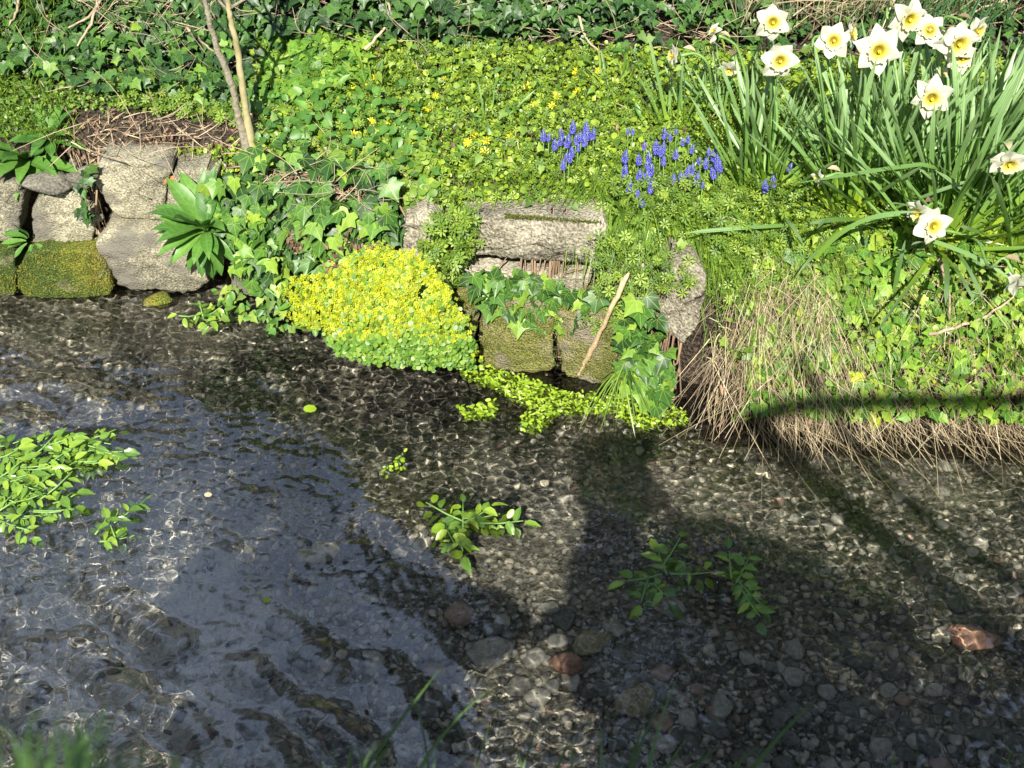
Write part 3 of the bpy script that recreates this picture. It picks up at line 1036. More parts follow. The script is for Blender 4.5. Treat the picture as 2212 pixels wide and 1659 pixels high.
def cover(name, poly, n, T, mat, size, lift=(0, .02), face=.10, up=.5, rnd=.45, parent=None, tipdown=.6, surf='ground', label=None, cat=None, kind='stuff'):
    q = sample(poly, n)
    P = hit(q[:, 0], q[:, 1], face)
    N = normal(P, face)
    P = P + N * RNG.uniform(lift[0], lift[1], n)[:, None]
    Nn = unit(N * (1 - up) + np.array([0, -.45, .9]) * up + RNG.normal(0, rnd * 1.35, (n, 3)))
    D = np.array([0, -tipdown, -tipdown * .6]) + RNG.normal(0, .7, (n, 3))
    return scatter(name, T, P, Nn, D, RNG.uniform(size[0], size[1], n), mat, parent, kind, label, cat)


LAWN = [(545, 130), (760, 100), (1300, 110), (1700, 130), (2300, 150), (2300, 540), (1900, 560), (1560, 620), (1330, 600), (1300, 455), (1000, 440), (880, 450), (700, 345), (560, 345)]
LAWN_R = [(1300, 420), (1700, 380), (1900, 520), (1560, 640), (1480, 600), (1330, 590)]
WALLTOP = [(360, 320), (560, 300), (900, 330), (1000, 430), (880, 470), (700, 400), (520, 420)]
c1 = t_oval(.95, 8, .1, .15, .12)
c2 = t_oval(.5, 6, .2, .3)
cover('lawn_plants', LAWN, 24000, t_oval(.9, 6, .25, .25, .1), M['lawn'], (.006, .014), (0, .032))
cover('lawn_plants', LAWN, 4500, t_oval(.95, 7, .1, .15, .12), M['lawn'], (.011, .019), (.005, .035))
cover('cleavers', LAWN, 5600, t_whorl(6, .14), M['cleaver'], (.014, .030), (.01, .05))
cover('cleavers', [(950, 430), (1030, 440), (1060, 500), (1040, 570), (980, 640), (930, 560), (960, 500)], 260, t_whorl(7, .17), M['cleaver'], (.022, .04), (.02, .10), face=.02)
cover('cleavers', [(1320, 440), (1700, 440), (1760, 600), (1560, 640), (1440, 600), (1420, 700), (1310, 700), (1320, 600)], 750, t_whorl(7, .14), M['cleaver'], (.018, .036), (.015, .09), face=.02)
cover('lawn_plants', [(-100, 130), (150, 60), (420, 200), (540, 250), (420, 255), (150, 240), (0, 290), (-100, 280)], 3600, t_oval(.6, 6, .2, .2), M['grass'], (.006, .014), (0, .03))
cover('lawn_plants', [(-60, -80), (340, -80), (340, 60), (-60, 60)], 1500, t_ivy(.8, .9, .8), M['ivydark'], (.012, .03), (0, .08))
cover('cleavers', [(230, 190), (540, 200), (540, 290), (400, 270), (250, 230)], 380, t_whorl(7, .17), M['cleaver'], (.02, .035), (.01, .04))
cover('leaf_litter', [(120, 235), (560, 270), (560, 345), (400, 350), (120, 350)], 480, t_oval(.4, 6, .5, .7), M['deadbrown'], (.006, .018), (0, .01))
cover('lawn_plants', WALLTOP, 2600, t_oval(.8, 6, .2, .2), M['lawn'], (.006, .014), (0, .02))
# saxifrage like crinkled rosettes
cover('crinkled_leaves', [(790, 330), (920, 320), (960, 400), (900, 440), (800, 400)], 420, t_oval(1.1, 9, .3, .2, .2), M['cleaver'], (.014, .024), (.01, .05))


def blades(name, poly, n, L, W, dirn, bend, mat, rnd=.3, face=.10, segs=4, parent=None, lift=0.0, kind='stuff', prof='blade', brnd=None):
    q = sample(poly, n)
    P = hit(q[:, 0], q[:, 1], face)
    if lift:
        P = P + normal(P, face) * RNG.uniform(0, lift, n)[:, None]
    D = np.array(dirn, float) + RNG.normal(0, rnd, (n, 3))
    bd = np.array(bend, float) + RNG.normal(0, brnd or (.38 if prof == 'strand' else .15), (n, 3))
    return ribbons(name, P, D, RNG.uniform(L[0], L[1], n), RNG.uniform(W[0], W[1], n), bd, mat, parent, segs, None, kind, prof=prof)


blades('grass', LAWN, 8200, (.025, .07), (.0015, .0035), (0, -.2, 1), (0, -.2, -.3), M['grass'])
blades('grass', [(1180, 330), (1640, 320), (1760, 500), (1600, 600), (1350, 580), (1320, 440), (1200, 410)], 3000, (.05, .10), (.003, .005), (0, -.25, .9), (0, -.45, -.75), M['grass'], rnd=.4)
blades('grass', [(1240, 440), (1420, 440), (1420, 500), (1250, 490)], 150, (.10, .16), (.004, .006), (0, -.6, .6), (0, -.25, -1.1), M['grass'], rnd=.25)
blades('grass', [(1480, 480), (1900, 520), (1880, 600), (1500, 640)], 1500, (.05, .11), (.0012, .0025), (0, -.4, .8), (0, -.3, -.9), M['grass'], rnd=.45)
blades('grass', [(-100, -60), (130, -60), (110, 80), (0, 230), (-100, 250)], 2600, (.06, .13), (.002, .004), (.1, -.3, .9), (0, -.4, -.5), M['grass'], rnd=.35)
blades('grass', [(-60, 180), (160, 200), (160, 300), (-60, 300)], 700, (.03, .09), (.002, .004), (0, -.2, .9), (0, -.3, -.4), M['grass'], rnd=.5)
blades('grass', [(1030, 330), (1240, 330), (1300, 440), (1000, 440)], 420, (.03, .08), (.002, .004), (0, -.3, .9), (0, -.4, -.6), M['grass'], rnd=.5)
# dead grass lying about
blades('dry_grass', [(620, 360), (880, 350), (880, 430), (760, 430), (600, 400)], 170, (.06, .16), (.0015, .003), (-.5, -.3, .2), (0, -.2, -.25), M['straw'], rnd=.6, lift=.03)
blades('dry_grass', [(120, 255), (540, 250), (560, 340), (150, 350)], 260, (.04, .12), (.001, .003), (1, .1, .05), (0, -.1, -.1), M['straw'], rnd=.7, lift=.012)
blades('dry_grass', LAWN, 220, (.03, .09), (.001, .0025), (.4, -.2, .4), (0, -.1, -.3), M['straw'], rnd=.7, lift=.03)

cover('lawn_weeds', [(560, 240), (900, 220), (960, 420), (720, 340), (560, 330)], 260, t_oval(.8, 9, .3, .3, .12), M['broad'], (.018, .030), (.02, .06), rnd=.5)
cover('lawn_weeds', LAWN, 420, t_ivy(.7, .8, .3), M['cleaver'], (.016, .030), (.02, .07), rnd=.6)
cover('lawn_weeds', LAWN, 260, t_long(5, .3, .3, .6), M['broad'], (.025, .05), (.01, .04), rnd=.6)
cover('fallen_leaves', LAWN, 150, t_oval(.45, 6, .5, .6), M['deadbrown'], (.008, .02), (.02, .04))
# rush like leaves and dry tangle at the top right
blades('dry_stems', [(1560, -80), (2300, -80), (2300, 60), (1900, 130), (1560, 130)], 560, (.16, .45), (.0016, .0035), (.05, -.12, 1), (.1, -.1, -.25), M['straw'], rnd=.33, lift=.1)
blades('rushes', [(1850, 20), (2120, 20), (2120, 130), (1860, 120)], 260, (.25, .42), (.002, .004), (.08, -.1, 1), (.12, -.05, -.1), M['daf'], rnd=.12)

# ================================================================== IVY
T_IVY = [t_ivy(), t_ivy(.85, .85, .8), t_ivy(1.1, 1.1, 1.1), t_ivy(.7, 1.0, .9), t_ivy(.95, .75, .6)]
IVYM = [tmesh('ivy_leaf', t, M['ivy']) for t in T_IVY]
IVYD = [tmesh('ivy_leaf', t, M['ivydark']) for t in T_IVY]
IVYL = [tmesh('ivy_leaf', t, M['ivylight']) for t in T_IVY]


def ivy_plant(label, poly, nbig, nstuff, size, meshes, mat, lift=(0, .05), face=.10, base=None, up=.5, rnd=.35, nstem=8, down=.8, group=None, light=0.0):
    q = sample(poly, nbig + nstuff)
    P = hit(q[:, 0], q[:, 1], face)
    N = normal(P, face)
    c = P.mean(0)
    root = thing('ivy', label, 'ivy', (c[0], c[1], max(0.0, float(G(c[0], c[1], face)) - .05)), group)
    Lf = RNG.uniform(lift[0], lift[1], len(P))
    P2 = P + N * Lf[:, None]
    Nn = unit(N * (1 - up) + np.array([.05, -.6, .85]) * up + RNG.normal(0, rnd, (len(P), 3)))
    D = np.array([0, -.5 * down, -down]) + RNG.normal(0, .45, (len(P), 3))
    S = RNG.uniform(size[0], size[1], len(P))
    # the leaves that stand proudest and largest are the separate ones
    order = np.argsort(-(Lf / (lift[1] + 1e-6) + .6 * S / size[1] + RNG.uniform(0, .5, len(P))))
    b, s = order[:nbig], order[nbig:]
    place_parts('leaf', meshes, root, P2[b], Nn[b], D[b], S[b])
    if nstuff:
        k = len(s) // 2
        scatter('leaves', T_IVY[0], P2[s[:k]], Nn[s[:k]], D[s[:k]], S[s[:k]] * .95, mat, root)
        scatter('leaves', T_IVY[3], P2[s[k:]], Nn[s[k:]], D[s[k:]], S[s[k:]] * .95, mat, root)
    curves = []
    for _ in range(nstem):
        a = P[RNG.integers(len(P))]; z = P[RNG.integers(len(P))]
        t = np.linspace(0, 1, 7)[:, None]
        L = a * (1 - t) + z * t + RNG.normal(0, .012, (7, 3))
        L[:, 2] = np.maximum(G(L[:, 0], L[:, 1], face), 0.01) + RNG.uniform(0, .02)
        if np.linalg.norm(a - z) < .9:
            curves.append((L, np.linspace(.0028, .0012, 7)))
    if curves:
        tubes('stem', curves, M['ivystem'], root, 5, kind='stuff')
    return root


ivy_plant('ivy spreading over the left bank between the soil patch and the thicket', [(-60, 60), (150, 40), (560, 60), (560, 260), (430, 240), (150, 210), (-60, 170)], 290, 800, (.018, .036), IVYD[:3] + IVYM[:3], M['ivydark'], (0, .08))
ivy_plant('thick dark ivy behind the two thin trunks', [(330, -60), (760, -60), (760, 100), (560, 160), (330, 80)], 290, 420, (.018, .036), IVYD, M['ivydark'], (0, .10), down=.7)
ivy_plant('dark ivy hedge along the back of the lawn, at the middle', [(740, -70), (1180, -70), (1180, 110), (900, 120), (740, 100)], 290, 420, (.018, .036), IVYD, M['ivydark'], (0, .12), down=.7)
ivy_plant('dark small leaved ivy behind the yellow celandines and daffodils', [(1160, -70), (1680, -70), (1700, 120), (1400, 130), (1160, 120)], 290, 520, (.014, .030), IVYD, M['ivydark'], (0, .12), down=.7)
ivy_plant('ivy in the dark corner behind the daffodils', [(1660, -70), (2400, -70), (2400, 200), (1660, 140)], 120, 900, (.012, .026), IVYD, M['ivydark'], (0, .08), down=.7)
ivy_plant('ivy at the foot of the two thin trunks on the lawn side', [(545, 60), (800, 90), (800, 180), (680, 230), (560, 260)], 160, 300, (.022, .042), IVYL, M['ivylight'], (.01, .05))
ivy_plant('large leaved ivy hanging over the wall above the yellow cushion', [(480, 400), (560, 350), (860, 400), (880, 470), (850, 560), (780, 560), (700, 600), (600, 620), (560, 560), (500, 470)], 290, 420, (.024, .052), IVYM, M['ivydark'], (.0, .07), face=.03, nstem=20, rnd=.3)
ivy_plant('pale new ivy trailing down beside the broad leaved plant', [(540, 450), (620, 430), (640, 560), (570, 600)], 60, 0, (.018, .036), IVYL, M['ivylight'], (.05, .09), face=.02, nstem=3)
ivy_plant('ivy fringe hanging under the long rough block', [(1030, 580), (1120, 580), (1250, 600), (1330, 620), (1290, 700), (1200, 690), (1060, 650)], 130, 60, (.022, .046), IVYM, M['ivy'], (.01, .06), face=.02, nstem=8)
ivy_plant('ivy climbing between the leaning stick and the upright block', [(1385, 640), (1440, 620), (1450, 700), (1480, 830), (1460, 860), (1400, 840), (1390, 740)], 95, 20, (.024, .048), IVYM, M['ivy'], (.01, .08), face=.0, nstem=8)
ivy_plant('ivy scrambling over the right bank below the daffodils', [(1560, 560), (1850, 500), (2300, 540), (2300, 840), (1900, 840), (1560, 800)], 260, 240, (.020, .046), IVYL, M['ivy'], (0, .06), face=.0, nstem=16)
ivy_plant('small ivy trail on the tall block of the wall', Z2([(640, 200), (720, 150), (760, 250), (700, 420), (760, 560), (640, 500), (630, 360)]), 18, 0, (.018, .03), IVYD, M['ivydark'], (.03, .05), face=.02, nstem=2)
# yellowed single leaves
place = [(1285, 690), (1352, 690), (1300, 745), (1590, 700)]

# brown dead flower heads among the wall ivy
q = sample([(600, 480), (820, 430), (850, 560), (680, 540)], 26)
P = hit(q[:, 0], q[:, 1], .0); P[:, 1] -= .05
WH = []
for i, p in enumerate(P[:14]):
    n = 16
    pts = p + RNG.normal(0, .012, (n, 3)) * np.array([.7, .5, 1.2])
    o = scatter('dead_flower_head', t_oval(.5, 5, .3, .3), pts, RNG.normal(0, 1, (n, 3)) + [0, -1, .5], RNG.normal(0, 1, (n, 3)) - [0, 0, 1], RNG.uniform(.010, .02, n), M['deadbrown'], None, None)
    WH.append((float(p[0]), o))

for i, (_, o) in enumerate(sorted(WH, key=lambda a: a[0])):
    tag(o, 'withered brown flower head hanging in the wall ivy, ' + ordinal(i) + ' from the left', 'dead flower', 'withered flower heads in the wall ivy')

# ================================================================== RIGHT BANK: hanging dead grass
M['darkstraw'] = leaf_mat('old_straw', [(0.10, 0.07, 0.045), (0.22, 0.155, 0.10), (0.36, 0.27, 0.17)], rough=0.7, trans=0.1, tint=(1, 1, .8))
blades('hanging_grass', [(1560, 600), (1760, 580), (1860, 700), (1860, 900), (1600, 900)], 300, (.05, .18), (.0008, .0019), (-.05, -.6, .15), (.05, -.1, -.9), M['straw'], rnd=.36, lift=.09, face=.0, segs=5, prof='strand')
blades('hanging_grass', [(1560, 780), (2300, 800), (2300, 925), (1600, 900)], 430, (.05, .15), (.0008, .002), (.10, -.6, 0), (.25, -.25, -.6), M['straw'], rnd=.65, lift=.07, face=.0, segs=5, prof='strand')
blades('hanging_grass', [(1600, 890), (2300, 905), (2300, 930), (1640, 920)], 230, (.08, .20), (.0007, .0014), (.25, -.9, -.05), (.35, -.2, -.32), M['straw'], rnd=.3, lift=.05, face=.0, segs=5, prof='strand')
blades('hanging_grass', [(1560, 640), (2300, 640), (2300, 900), (1600, 890)], 900, (.04, .12), (.0008, .002), (.05, -.6, 0), (.1, -.2, -.8), M['darkstraw'], rnd=.5, face=.0, segs=5, prof='strand')
blades('hanging_grass', [(1530, 700), (1620, 700), (1600, 880), (1520, 850)], 110, (.04, .12), (.0008, .002), (-.1, -.6, 0), (-.1, -.2, -.7), M['straw'], rnd=.35, face=.0, segs=5, prof='strand')
blades('hanging_grass', [(1620, 540), (1800, 540), (1800, 680), (1620, 660)], 230, (.05, .13), (.0008, .0018), (-.15, -.6, .2), (-.1, -.2, -.8), M['straw'], rnd=.3, lift=.08, face=.0, segs=5, prof='strand')
BR = [(1560, 560), (2300, 540), (2300, 870), (1640, 860), (1520, 720)]
cover('bank_leaves', BR, 560, t_oval(.75, 8, .25, .25), M['lawn'], (.008, .018), (.01, .07), face=.0, rnd=.6)
cover('bank_leaves', BR, 330, t_ivy(.8, .9, .8), M['ivylight'], (.014, .030), (.02, .09), face=.0, rnd=.6)
cover('bank_leaves', BR, 260, t_ivy(1.2, .7, .5), M['cleaver'], (.012, .026), (.02, .09), face=.0, rnd=.6)
cover('bank_leaves', [(1560, 820), (2300, 840), (2300, 905), (1600, 890)], 200, t_ivy(.8, .9, .8), M['ivylight'], (.016, .034), (.05, .11), face=.0, rnd=.5)
blades('dry_grass', BR, 800, (.03, .10), (.0008, .002), (.1, -.5, .1), (.1, -.2, -.7), M['straw'], rnd=.6, lift=.06, face=.0, prof='strand')
blades('grass', BR, 600, (.04, .10), (.001, .0022), (0, -.5, .6), (0, -.3, -.8), M['grass'], rnd=.5, face=.0)
cover('cleavers', [(1560, 560), (2300, 540), (2300, 780), (1640, 780)], 800, t_whorl(6, .25), M['cleaver'], (.02, .04), (.01, .06), face=.0)
cover('dead_leaves', [(1500, 760), (2300, 800), (2300, 920), (1560, 900)], 130, t_oval(.35, 6, .6, .9), M['deadbrown'], (.01, .026), (.02, .08), face=.0)
cover('dead_leaves', [(1560, 600), (2300, 560), (2300, 820), (1600, 820)], 130, t_oval(.45, 6, .5, .6), M['deadbrown'], (.012, .03), (.0, .05), face=.0)
# rushy tuft at the right foot of the wall
q = np.tile([[1345., 805.]], (90, 1)) + RNG.normal(0, 10, (90, 2))
P = wall_pt(q[:, 0], q[:, 1], -.03)
gt = thing('grass_tuft', 'drooping green grass tuft growing at the water line right of the stick', 'grass', P.mean(0))
for i in range(45):
    d = np.array([RNG.normal(0, .8), -.6, RNG.uniform(.0, 1)])
    ribbons('blade', P[i:i + 1], d[None], RNG.uniform(.08, .17), .004, np.array([[RNG.normal(0.1, .2), -.2, -1.0]]), M['grass'], gt, segs=5, kind=None)

# ================================================================== BROAD LEAVED PLANTS
TB = [t_long(9, .29, .35, b, .02, .85, 1, .52) for b in (.25, .5, .8)]
BRD = [tmesh('broad_leaf', t, M['broad']) for t in TB]


def rosette(label, base, leaves, name='broad_leaved_plant', meshes=BRD, cat='plant'):
    root = thing(name, label, cat, base)
    for (az, el, L) in leaves:
        a, e = R(az), R(el)
        D = np.array([[math.sin(a) * math.cos(e), -math.cos(a) * math.cos(e), math.sin(e)]])   # az 0 = towards the camera
        N = np.array([[-math.sin(a) * math.sin(e), math.cos(a) * math.sin(e) - .3, math.cos(e) + .2]]) + RNG.normal(0, .12, (1, 3))
        P = np.array([base]) + D * .01
        place_parts('leaf', [random.choice(meshes)], root, P, N, D, np.array([L]))
    return root


b0 = wall_pt(np.array(452.), np.array(487.), -.01)
lv = [(-95, 5, .12), (-85, 25, .11), (-60, -10, .11), (-70, 45, .12), (-40, 60, .13), (-20, 70, .14), (10, 75, .13), (30, 65, .12), (150, 78, .15), (-120, 60, .15), (180, 70, .14),
      (-50, -35, .10), (-20, -55, .10), (0, -75, .11), (15, -80, .13), (35, -50, .10), (50, -20, .09), (-10, 5, .09), (-35, 15, .10), (20, 25, .09), (-75, -25, .11), (60, 40, .09), (-100, 50, .13), (-45, 35, .12), (5, 40, .10), (-140, 72, .15), (100, 70, .13), (-8, -30, .08), (-62, 62, .14), (-28, -70, .12)]
rosette('broad leaved green plant growing out of the wall face, lower leaves hanging', b0 + np.array([0, -.03, 0]), lv)
b1 = on_bank(62, 352)
rosette('large broad leaved rosette on the bank at the far left', b1, [(a, e, L) for a, e, L in [(-100, 20, .12), (-70, 30, .13), (-45, 45, .12), (-20, 55, .12), (10, 50, .11), (40, 40, .12), (65, 30, .13), (95, 20, .13), (120, 40, .13), (150, 50, .14), (180, 60, .15), (-150, 60, .15), (-120, 45, .14), (-10, 15, .10), (30, 5, .11), (60, 5, .12), (-50, 5, .11), (80, 55, .13), (-80, 60, .14), (0, 75, .14), (110, 10, .12), (140, 65, .13), (-30, 30, .10)]])
b2 = on_bank(30, 360)
b3 = on_bank(108, 305)
rosette('smaller broad leaved rosette behind the large one at the far left', b3, [(a, 40 + 20 * math.sin(a), .09) for a in range(-150, 180, 28)])
b4 = wall_pt(np.array(66.), np.array(520.), .02)
rosette('small pale rosette rooted in the joint above the mossy block', b4, [(-80, 0, .055), (-55, -20, .05), (-20, -75, .075), (5, -80, .07), (70, -25, .045), (-100, 30, .06), (-60, 60, .06), (-30, 80, .07), (-70, 15, .06)])
b5 = on_bank(690, 262)
rosette('low broad leaves beside the ivy on the lawn', b5, [(-60, 35, .07), (-20, 30, .06), (30, 35, .07), (80, 25, .07), (-120, 40, .07), (150, 40, .06)])

# nettle like plant at the wall foot
q = sample([(530, 620), (640, 620), (700, 700), (600, 720), (450, 690), (470, 620)], 150)
P = hit(q[:, 0], q[:, 1], -.02); P[:, 2] = np.maximum(P[:, 2], .015)
nt_ = thing('nettle', 'soft green nettle leaves at the water line left of the yellow cushion', 'plant', P.mean(0))
NM = [tmesh('nettle_leaf', t_ivy(.55, .85, .4), M['cleaver']), tmesh('nettle_leaf', t_oval(.6, 10, .3, .4), M['broad'])]
place_parts('leaf', NM, nt_, P[:110], unit(CAMDIR + RNG.normal(0, .4, (110, 3))), np.array([0, -.5, -.7]) + RNG.normal(0, .5, (110, 3)), RNG.uniform(.014, .032, 110))

# ================================================================== YELLOW CUSHION
CUSH = [(x_ + RNG.normal(0, 8), y_ + RNG.normal(0, 5)) for x_, y_ in [(880, 545), (940, 590), (975, 650), (1020, 690), (1030, 730), (1015, 770), (960, 785), (880, 770), (800, 770), (740, 745), (700, 715), (660, 690), (640, 650), (605, 625), (640, 610), (700, 590), (760, 555), (820, 540)]]
cq = sample(CUSH, 7600)
_c0 = np.array(CUSH).mean(0)
cq = np.vstack([cq, sample([tuple(_c0 + (np.array(v) - _c0) * 1.10) for v in CUSH], 1500)])
ccx, ccy = 830., 660.


def cush_pt(q):
    ex = np.clip(1 - (((q[:, 0] - 850) / 240) ** 2 + ((q[:, 1] - 670) / 150) ** 2), 0, 1)
    off = -.03 - .15 * np.sqrt(ex)
    P = np.zeros((len(q), 3))
    for i in range(0, len(q), 1):
        pass
    d = ray(q[:, 0], q[:, 1])
    Y = np.full(len(q), 2.5)
    for _ in range(14):
        X = d[:, 0] * Y / d[:, 1]
        Y = B(X) + off
    return d * (Y / d[:, 1])[:, None] + np.array([0, 0, CAM_Z]), ex


P, ex = cush_pt(cq)
keep = P[:, 2] > -.01
P, ex, cq2 = P[keep], ex[keep], cq[keep]
cb = np.array([-.27, 2.42, 0.0])
sx = thing('saxifrage_cushion', 'bright yellow flowering cushion spilling over the wall into the stream', 'plant', cb)
# a dark stemmy core so the wall does not show through
core = pebble(11, 3, .9); core.materials.append(M['stem'])
cw = cush_pt(np.array([[850., 672.]]))[0][0] + np.array([0, .085, 0])
co_ = link('stem_mass', core, sx, Matrix.Translation(Vector(cw) + Vector((0, .01, -.015))) @ Matrix.Diagonal((.25, .13, .14, 1)))
Nc = unit(np.array([0, -.75, .66]) + np.column_stack([(cq2[:, 0] - 850) / 400, 0 * ex, -(cq2[:, 1] - 670) / 300]))
# ragged: tufts and hollows
nv = np.array([noise.noise(Vector((a[0] * 26, a[1] * 26, a[2] * 26))) for a in P]) + .5 * np.array([noise.noise(Vector((a[0] * 70, a[1] * 70, a[2] * 70 + 5))) for a in P])
P = P + Nc * (nv * .030 + .004)[:, None]
kk = nv > -.62 + RNG.random(len(P)) * .2
P, ex, cq2, Nc = P[kk], ex[kk], cq2[kk], Nc[kk]
n = len(P)
low = sm(640, 790, cq2[:, 1] + (cq2[:, 0] - 850) * .25)
isg = RNG.random(n) < (.12 + .30 * low)
depthj = RNG.uniform(0, .02, n)
P = P - Nc * depthj[:, None]
for msk, T, mt, s in ((isg, t_oval(1.0, 7, .1, .1), 'saxg', (.007, .013)), (~isg, t_clover(4, .46), 'saxy', (.0065, .0115))):
    k = int(msk.sum())
    scatter('leaves' if mt == 'saxg' else 'flower_heads', T, P[msk], unit(Nc[msk] + RNG.normal(0, .38, (k, 3))), RNG.normal(0, 1, (k, 3)), RNG.uniform(s[0], s[1], k), M[mt], sx)
# green underside at the water line
q = sample([(700, 720), (1030, 730), (1020, 790), (900, 790), (740, 765)], 900)
P, _ = cush_pt(q); P[:, 1] -= .01; P[:, 2] = np.maximum(P[:, 2], .002)
scatter('leaves', t_oval(1.0, 7, .1, .1), P, unit(CAMDIR + RNG.normal(0, .5, (len(P), 3))), RNG.normal(0, 1, (len(P), 3)), RNG.uniform(.008, .014, len(P)), M['saxg'], sx)

# ================================================================== WATER PLANTS
def t_leaflet(w, k=16):
    o = []
    for i in range(k):
        t = 2 * math.pi * i / k
        r = 1.0 if i % 2 else .90
        y = .5 - .5 * math.cos(t) * (r if i not in (0, k // 2) else 1)
        x = w / 2 * math.sin(t) * r * (1.05 - .25 * y)
        o.append((x, y + (.08 if i == k // 2 else 0)))
    return fan(o, (0, .45), lambda x, y: .35 * np.abs(x) - .25 * y * y)


CT = [t_leaflet(w) for w in (.60, .70, .50)]
CRM = [tmesh('leaflet', t, M['cress']) for t in CT]
CRY = [tmesh('leaflet', t_oval(.6, 8, .12, .1), M['cressy'])]


def cress(label, sprigs, size, meshes=CRM, z=(.004, .03), name='watercress', group=None, npairs=4):
    """sprigs: list of (px,py) start and (px,py) tip; leaflets in pairs along each"""
    w0 = at_z(sprigs[0][0], sprigs[0][1], 0)
    root = thing(name, label, 'water plant', (w0[0], w0[1], 0.0), group)
    curves = []
    for (x0, y0, x1, y1) in sprigs:
        a = at_z(x0, y0, z[0]); b = at_z(x1, y1, random.uniform(*z))
        L = np.linalg.norm(b - a)
        k = max(2, int(L / (size * .62)))
        d = (b - a) / L
        s = np.array([-d[1], d[0], 0])
        for i in range(k + 1):
            t = (i + .6) / (k + .6)
            c = a + (b - a) * t
            for sg in ((-1, 1) if i < k else (0,)):
                D = d * .45 + s * sg * 1.0 if sg else d
                P = c + D * .003
                N = np.array([RNG.normal(0, .33), RNG.normal(-.15, .33), 1.0])
                S = size * random.uniform(.72, 1.2) * (1.15 if not sg else 1)
                Rm = basis(N[None], D[None])[0]
                o = link('leaflet', random.choice(meshes), root, mat4(Rm.tolist(), float(S), (P + [0, 0, random.uniform(-.024, .008)]).tolist()))
                caustic(o)
        curves.append((np.array([a, (a + b) / 2 + [0, 0, -.004], b]), np.array([.0022, .0018, .0012])))
    caustic(tubes('stem', curves, M['stem'], root, 5))
    return root


def rnd_sprigs(poly, n, L, ang, spread):
    q = sample(poly, n)
    out = []
    for x, y in q:
        a = R(ang + random.uniform(-spread, spread))
        l = random.uniform(*L)
        out.append((x, y, x + l * math.cos(a), y - l * math.sin(a) * .75))
    return out


cress('big patch of watercress at the left edge of the stream', rnd_sprigs([(-60, 960), (60, 950), (120, 1000), (150, 1090), (60, 1130), (-60, 1130)], 34, (50, 110), 10, 70), .027)
cress('band of watercress streaming right above the big left patch', rnd_sprigs([(60, 945), (200, 940), (180, 1000), (40, 1000)], 14, (50, 90), 5, 30), .025)
cress('small detached watercress sprig right of the big left patch', [(205, 1155, 235, 1110), (255, 1175, 235, 1125), (245, 1130, 300, 1085), (215, 1170, 275, 1160)], .027)
cress('bright watercress in the sunny middle of the stream', [(1010, 1130, 920, 1085), (1000, 1140, 1000, 1085), (1000, 1130, 1060, 1095), (1030, 1130, 1130, 1125), (985, 1140, 1000, 1190), (960, 1130, 985, 1180), (1000, 1120, 1080, 1110)], .028, CRM + CRY)
cress('yellow green submerged weed under the bright middle watercress', rnd_sprigs([(930, 1110), (1000, 1120), (1000, 1180), (950, 1170)], 7, (25, 45), 0, 180), .014, CRY, z=(-.012, -.002))
cress('watercress with rounded leaves in the shadow right of centre', [(1430, 1225, 1470, 1160), (1440, 1240, 1420, 1185), (1430, 1240, 1350, 1255), (1400, 1250, 1385, 1300), (1450, 1240, 1545, 1235), (1410, 1260, 1445, 1290)], .029)
cress('trailing watercress in shadow at the far right of the cress', [(1580, 1250, 1575, 1190), (1590, 1260, 1620, 1200), (1590, 1250, 1650, 1310), (1600, 1270, 1640, 1330)], .024)
cress('cress sprig at the foot of the wall under the big block', [(430, 680, 385, 682), (440, 690, 430, 650), (440, 685, 480, 660), (430, 685, 455, 692)], .022, z=(.01, .05))
cress('tiny bright weed floating in the middle of the stream', rnd_sprigs([(835, 990), (862, 990), (860, 1002), (835, 1002)], 4, (10, 22), 0, 90), .010, CRY)
WEED = [(975, 775), (1030, 775), (1230, 850), (1400, 850), (1480, 890), (1480, 915), (1380, 925), (1320, 890), (1200, 895), (1160, 935), (1110, 925), (1140, 880), (1060, 840), (1000, 815)]
def weedmat(name, poly, label, n, nl):
    q = sample(poly, n + nl)
    P = at_z(q[:, 0], q[:, 1], 0.0)
    P[:, 2] = RNG.uniform(-.016, .007, len(P))
    w = P.mean(0); w[2] = 0
    root = thing('water_weed', label, 'water plant', w)
    N = np.array([0, -.3, 1.]) + RNG.normal(0, .35, (len(P), 3)); D = np.array([1., -.3, 0]) + RNG.normal(0, .8, (len(P), 3))
    place_parts('leaflet', CRY, root, P[:n], N[:n], D[:n], RNG.uniform(.010, .016, n))
    for c in root.children: caustic(c)
    caustic(scatter('leaflets', t_oval(.45, 7, .2, .2), P[n:], N[n:], D[n:], RNG.uniform(.006, .013, nl), M['cressy'], root))
weedmat('water_weed', WEED, 'long bright yellow green raft of weed floating below the mossy blocks', 290, 2500)
weedmat('water_weed', [(985, 880), (1070, 862), (1065, 900), (1000, 905)], 'small raft of weed left of the long bright one', 70, 160)

# dead leaves on the water
for (x, y, s, mt, lb) in [(441, 1070, .016, 'straw', 'pale round dead leaf floating above the top of the left shadow'), (568, 1297, .015, 'saxy', 'small yellowish leaf floating inside the left shadow'),
                          (590, 1068, .012, 'straw', 'second pale dead leaf floating at the edge of the left shadow'), (655, 885, .03, 'cressy', 'thin strand of weed drifting in the upper stream')]:
    me = tmesh('floating_leaf', t_oval(.75, 8, .1, .1), M[mt])
    o = link('floating_leaf', me, None, mat4(basis(np.array([[0.1, -.2, 1.]]), np.array([[1., .3, 0]]))[0].tolist(), s, (at_z(x, y, .006)).tolist()))
    tag(o, lb, 'leaf'); caustic(o)

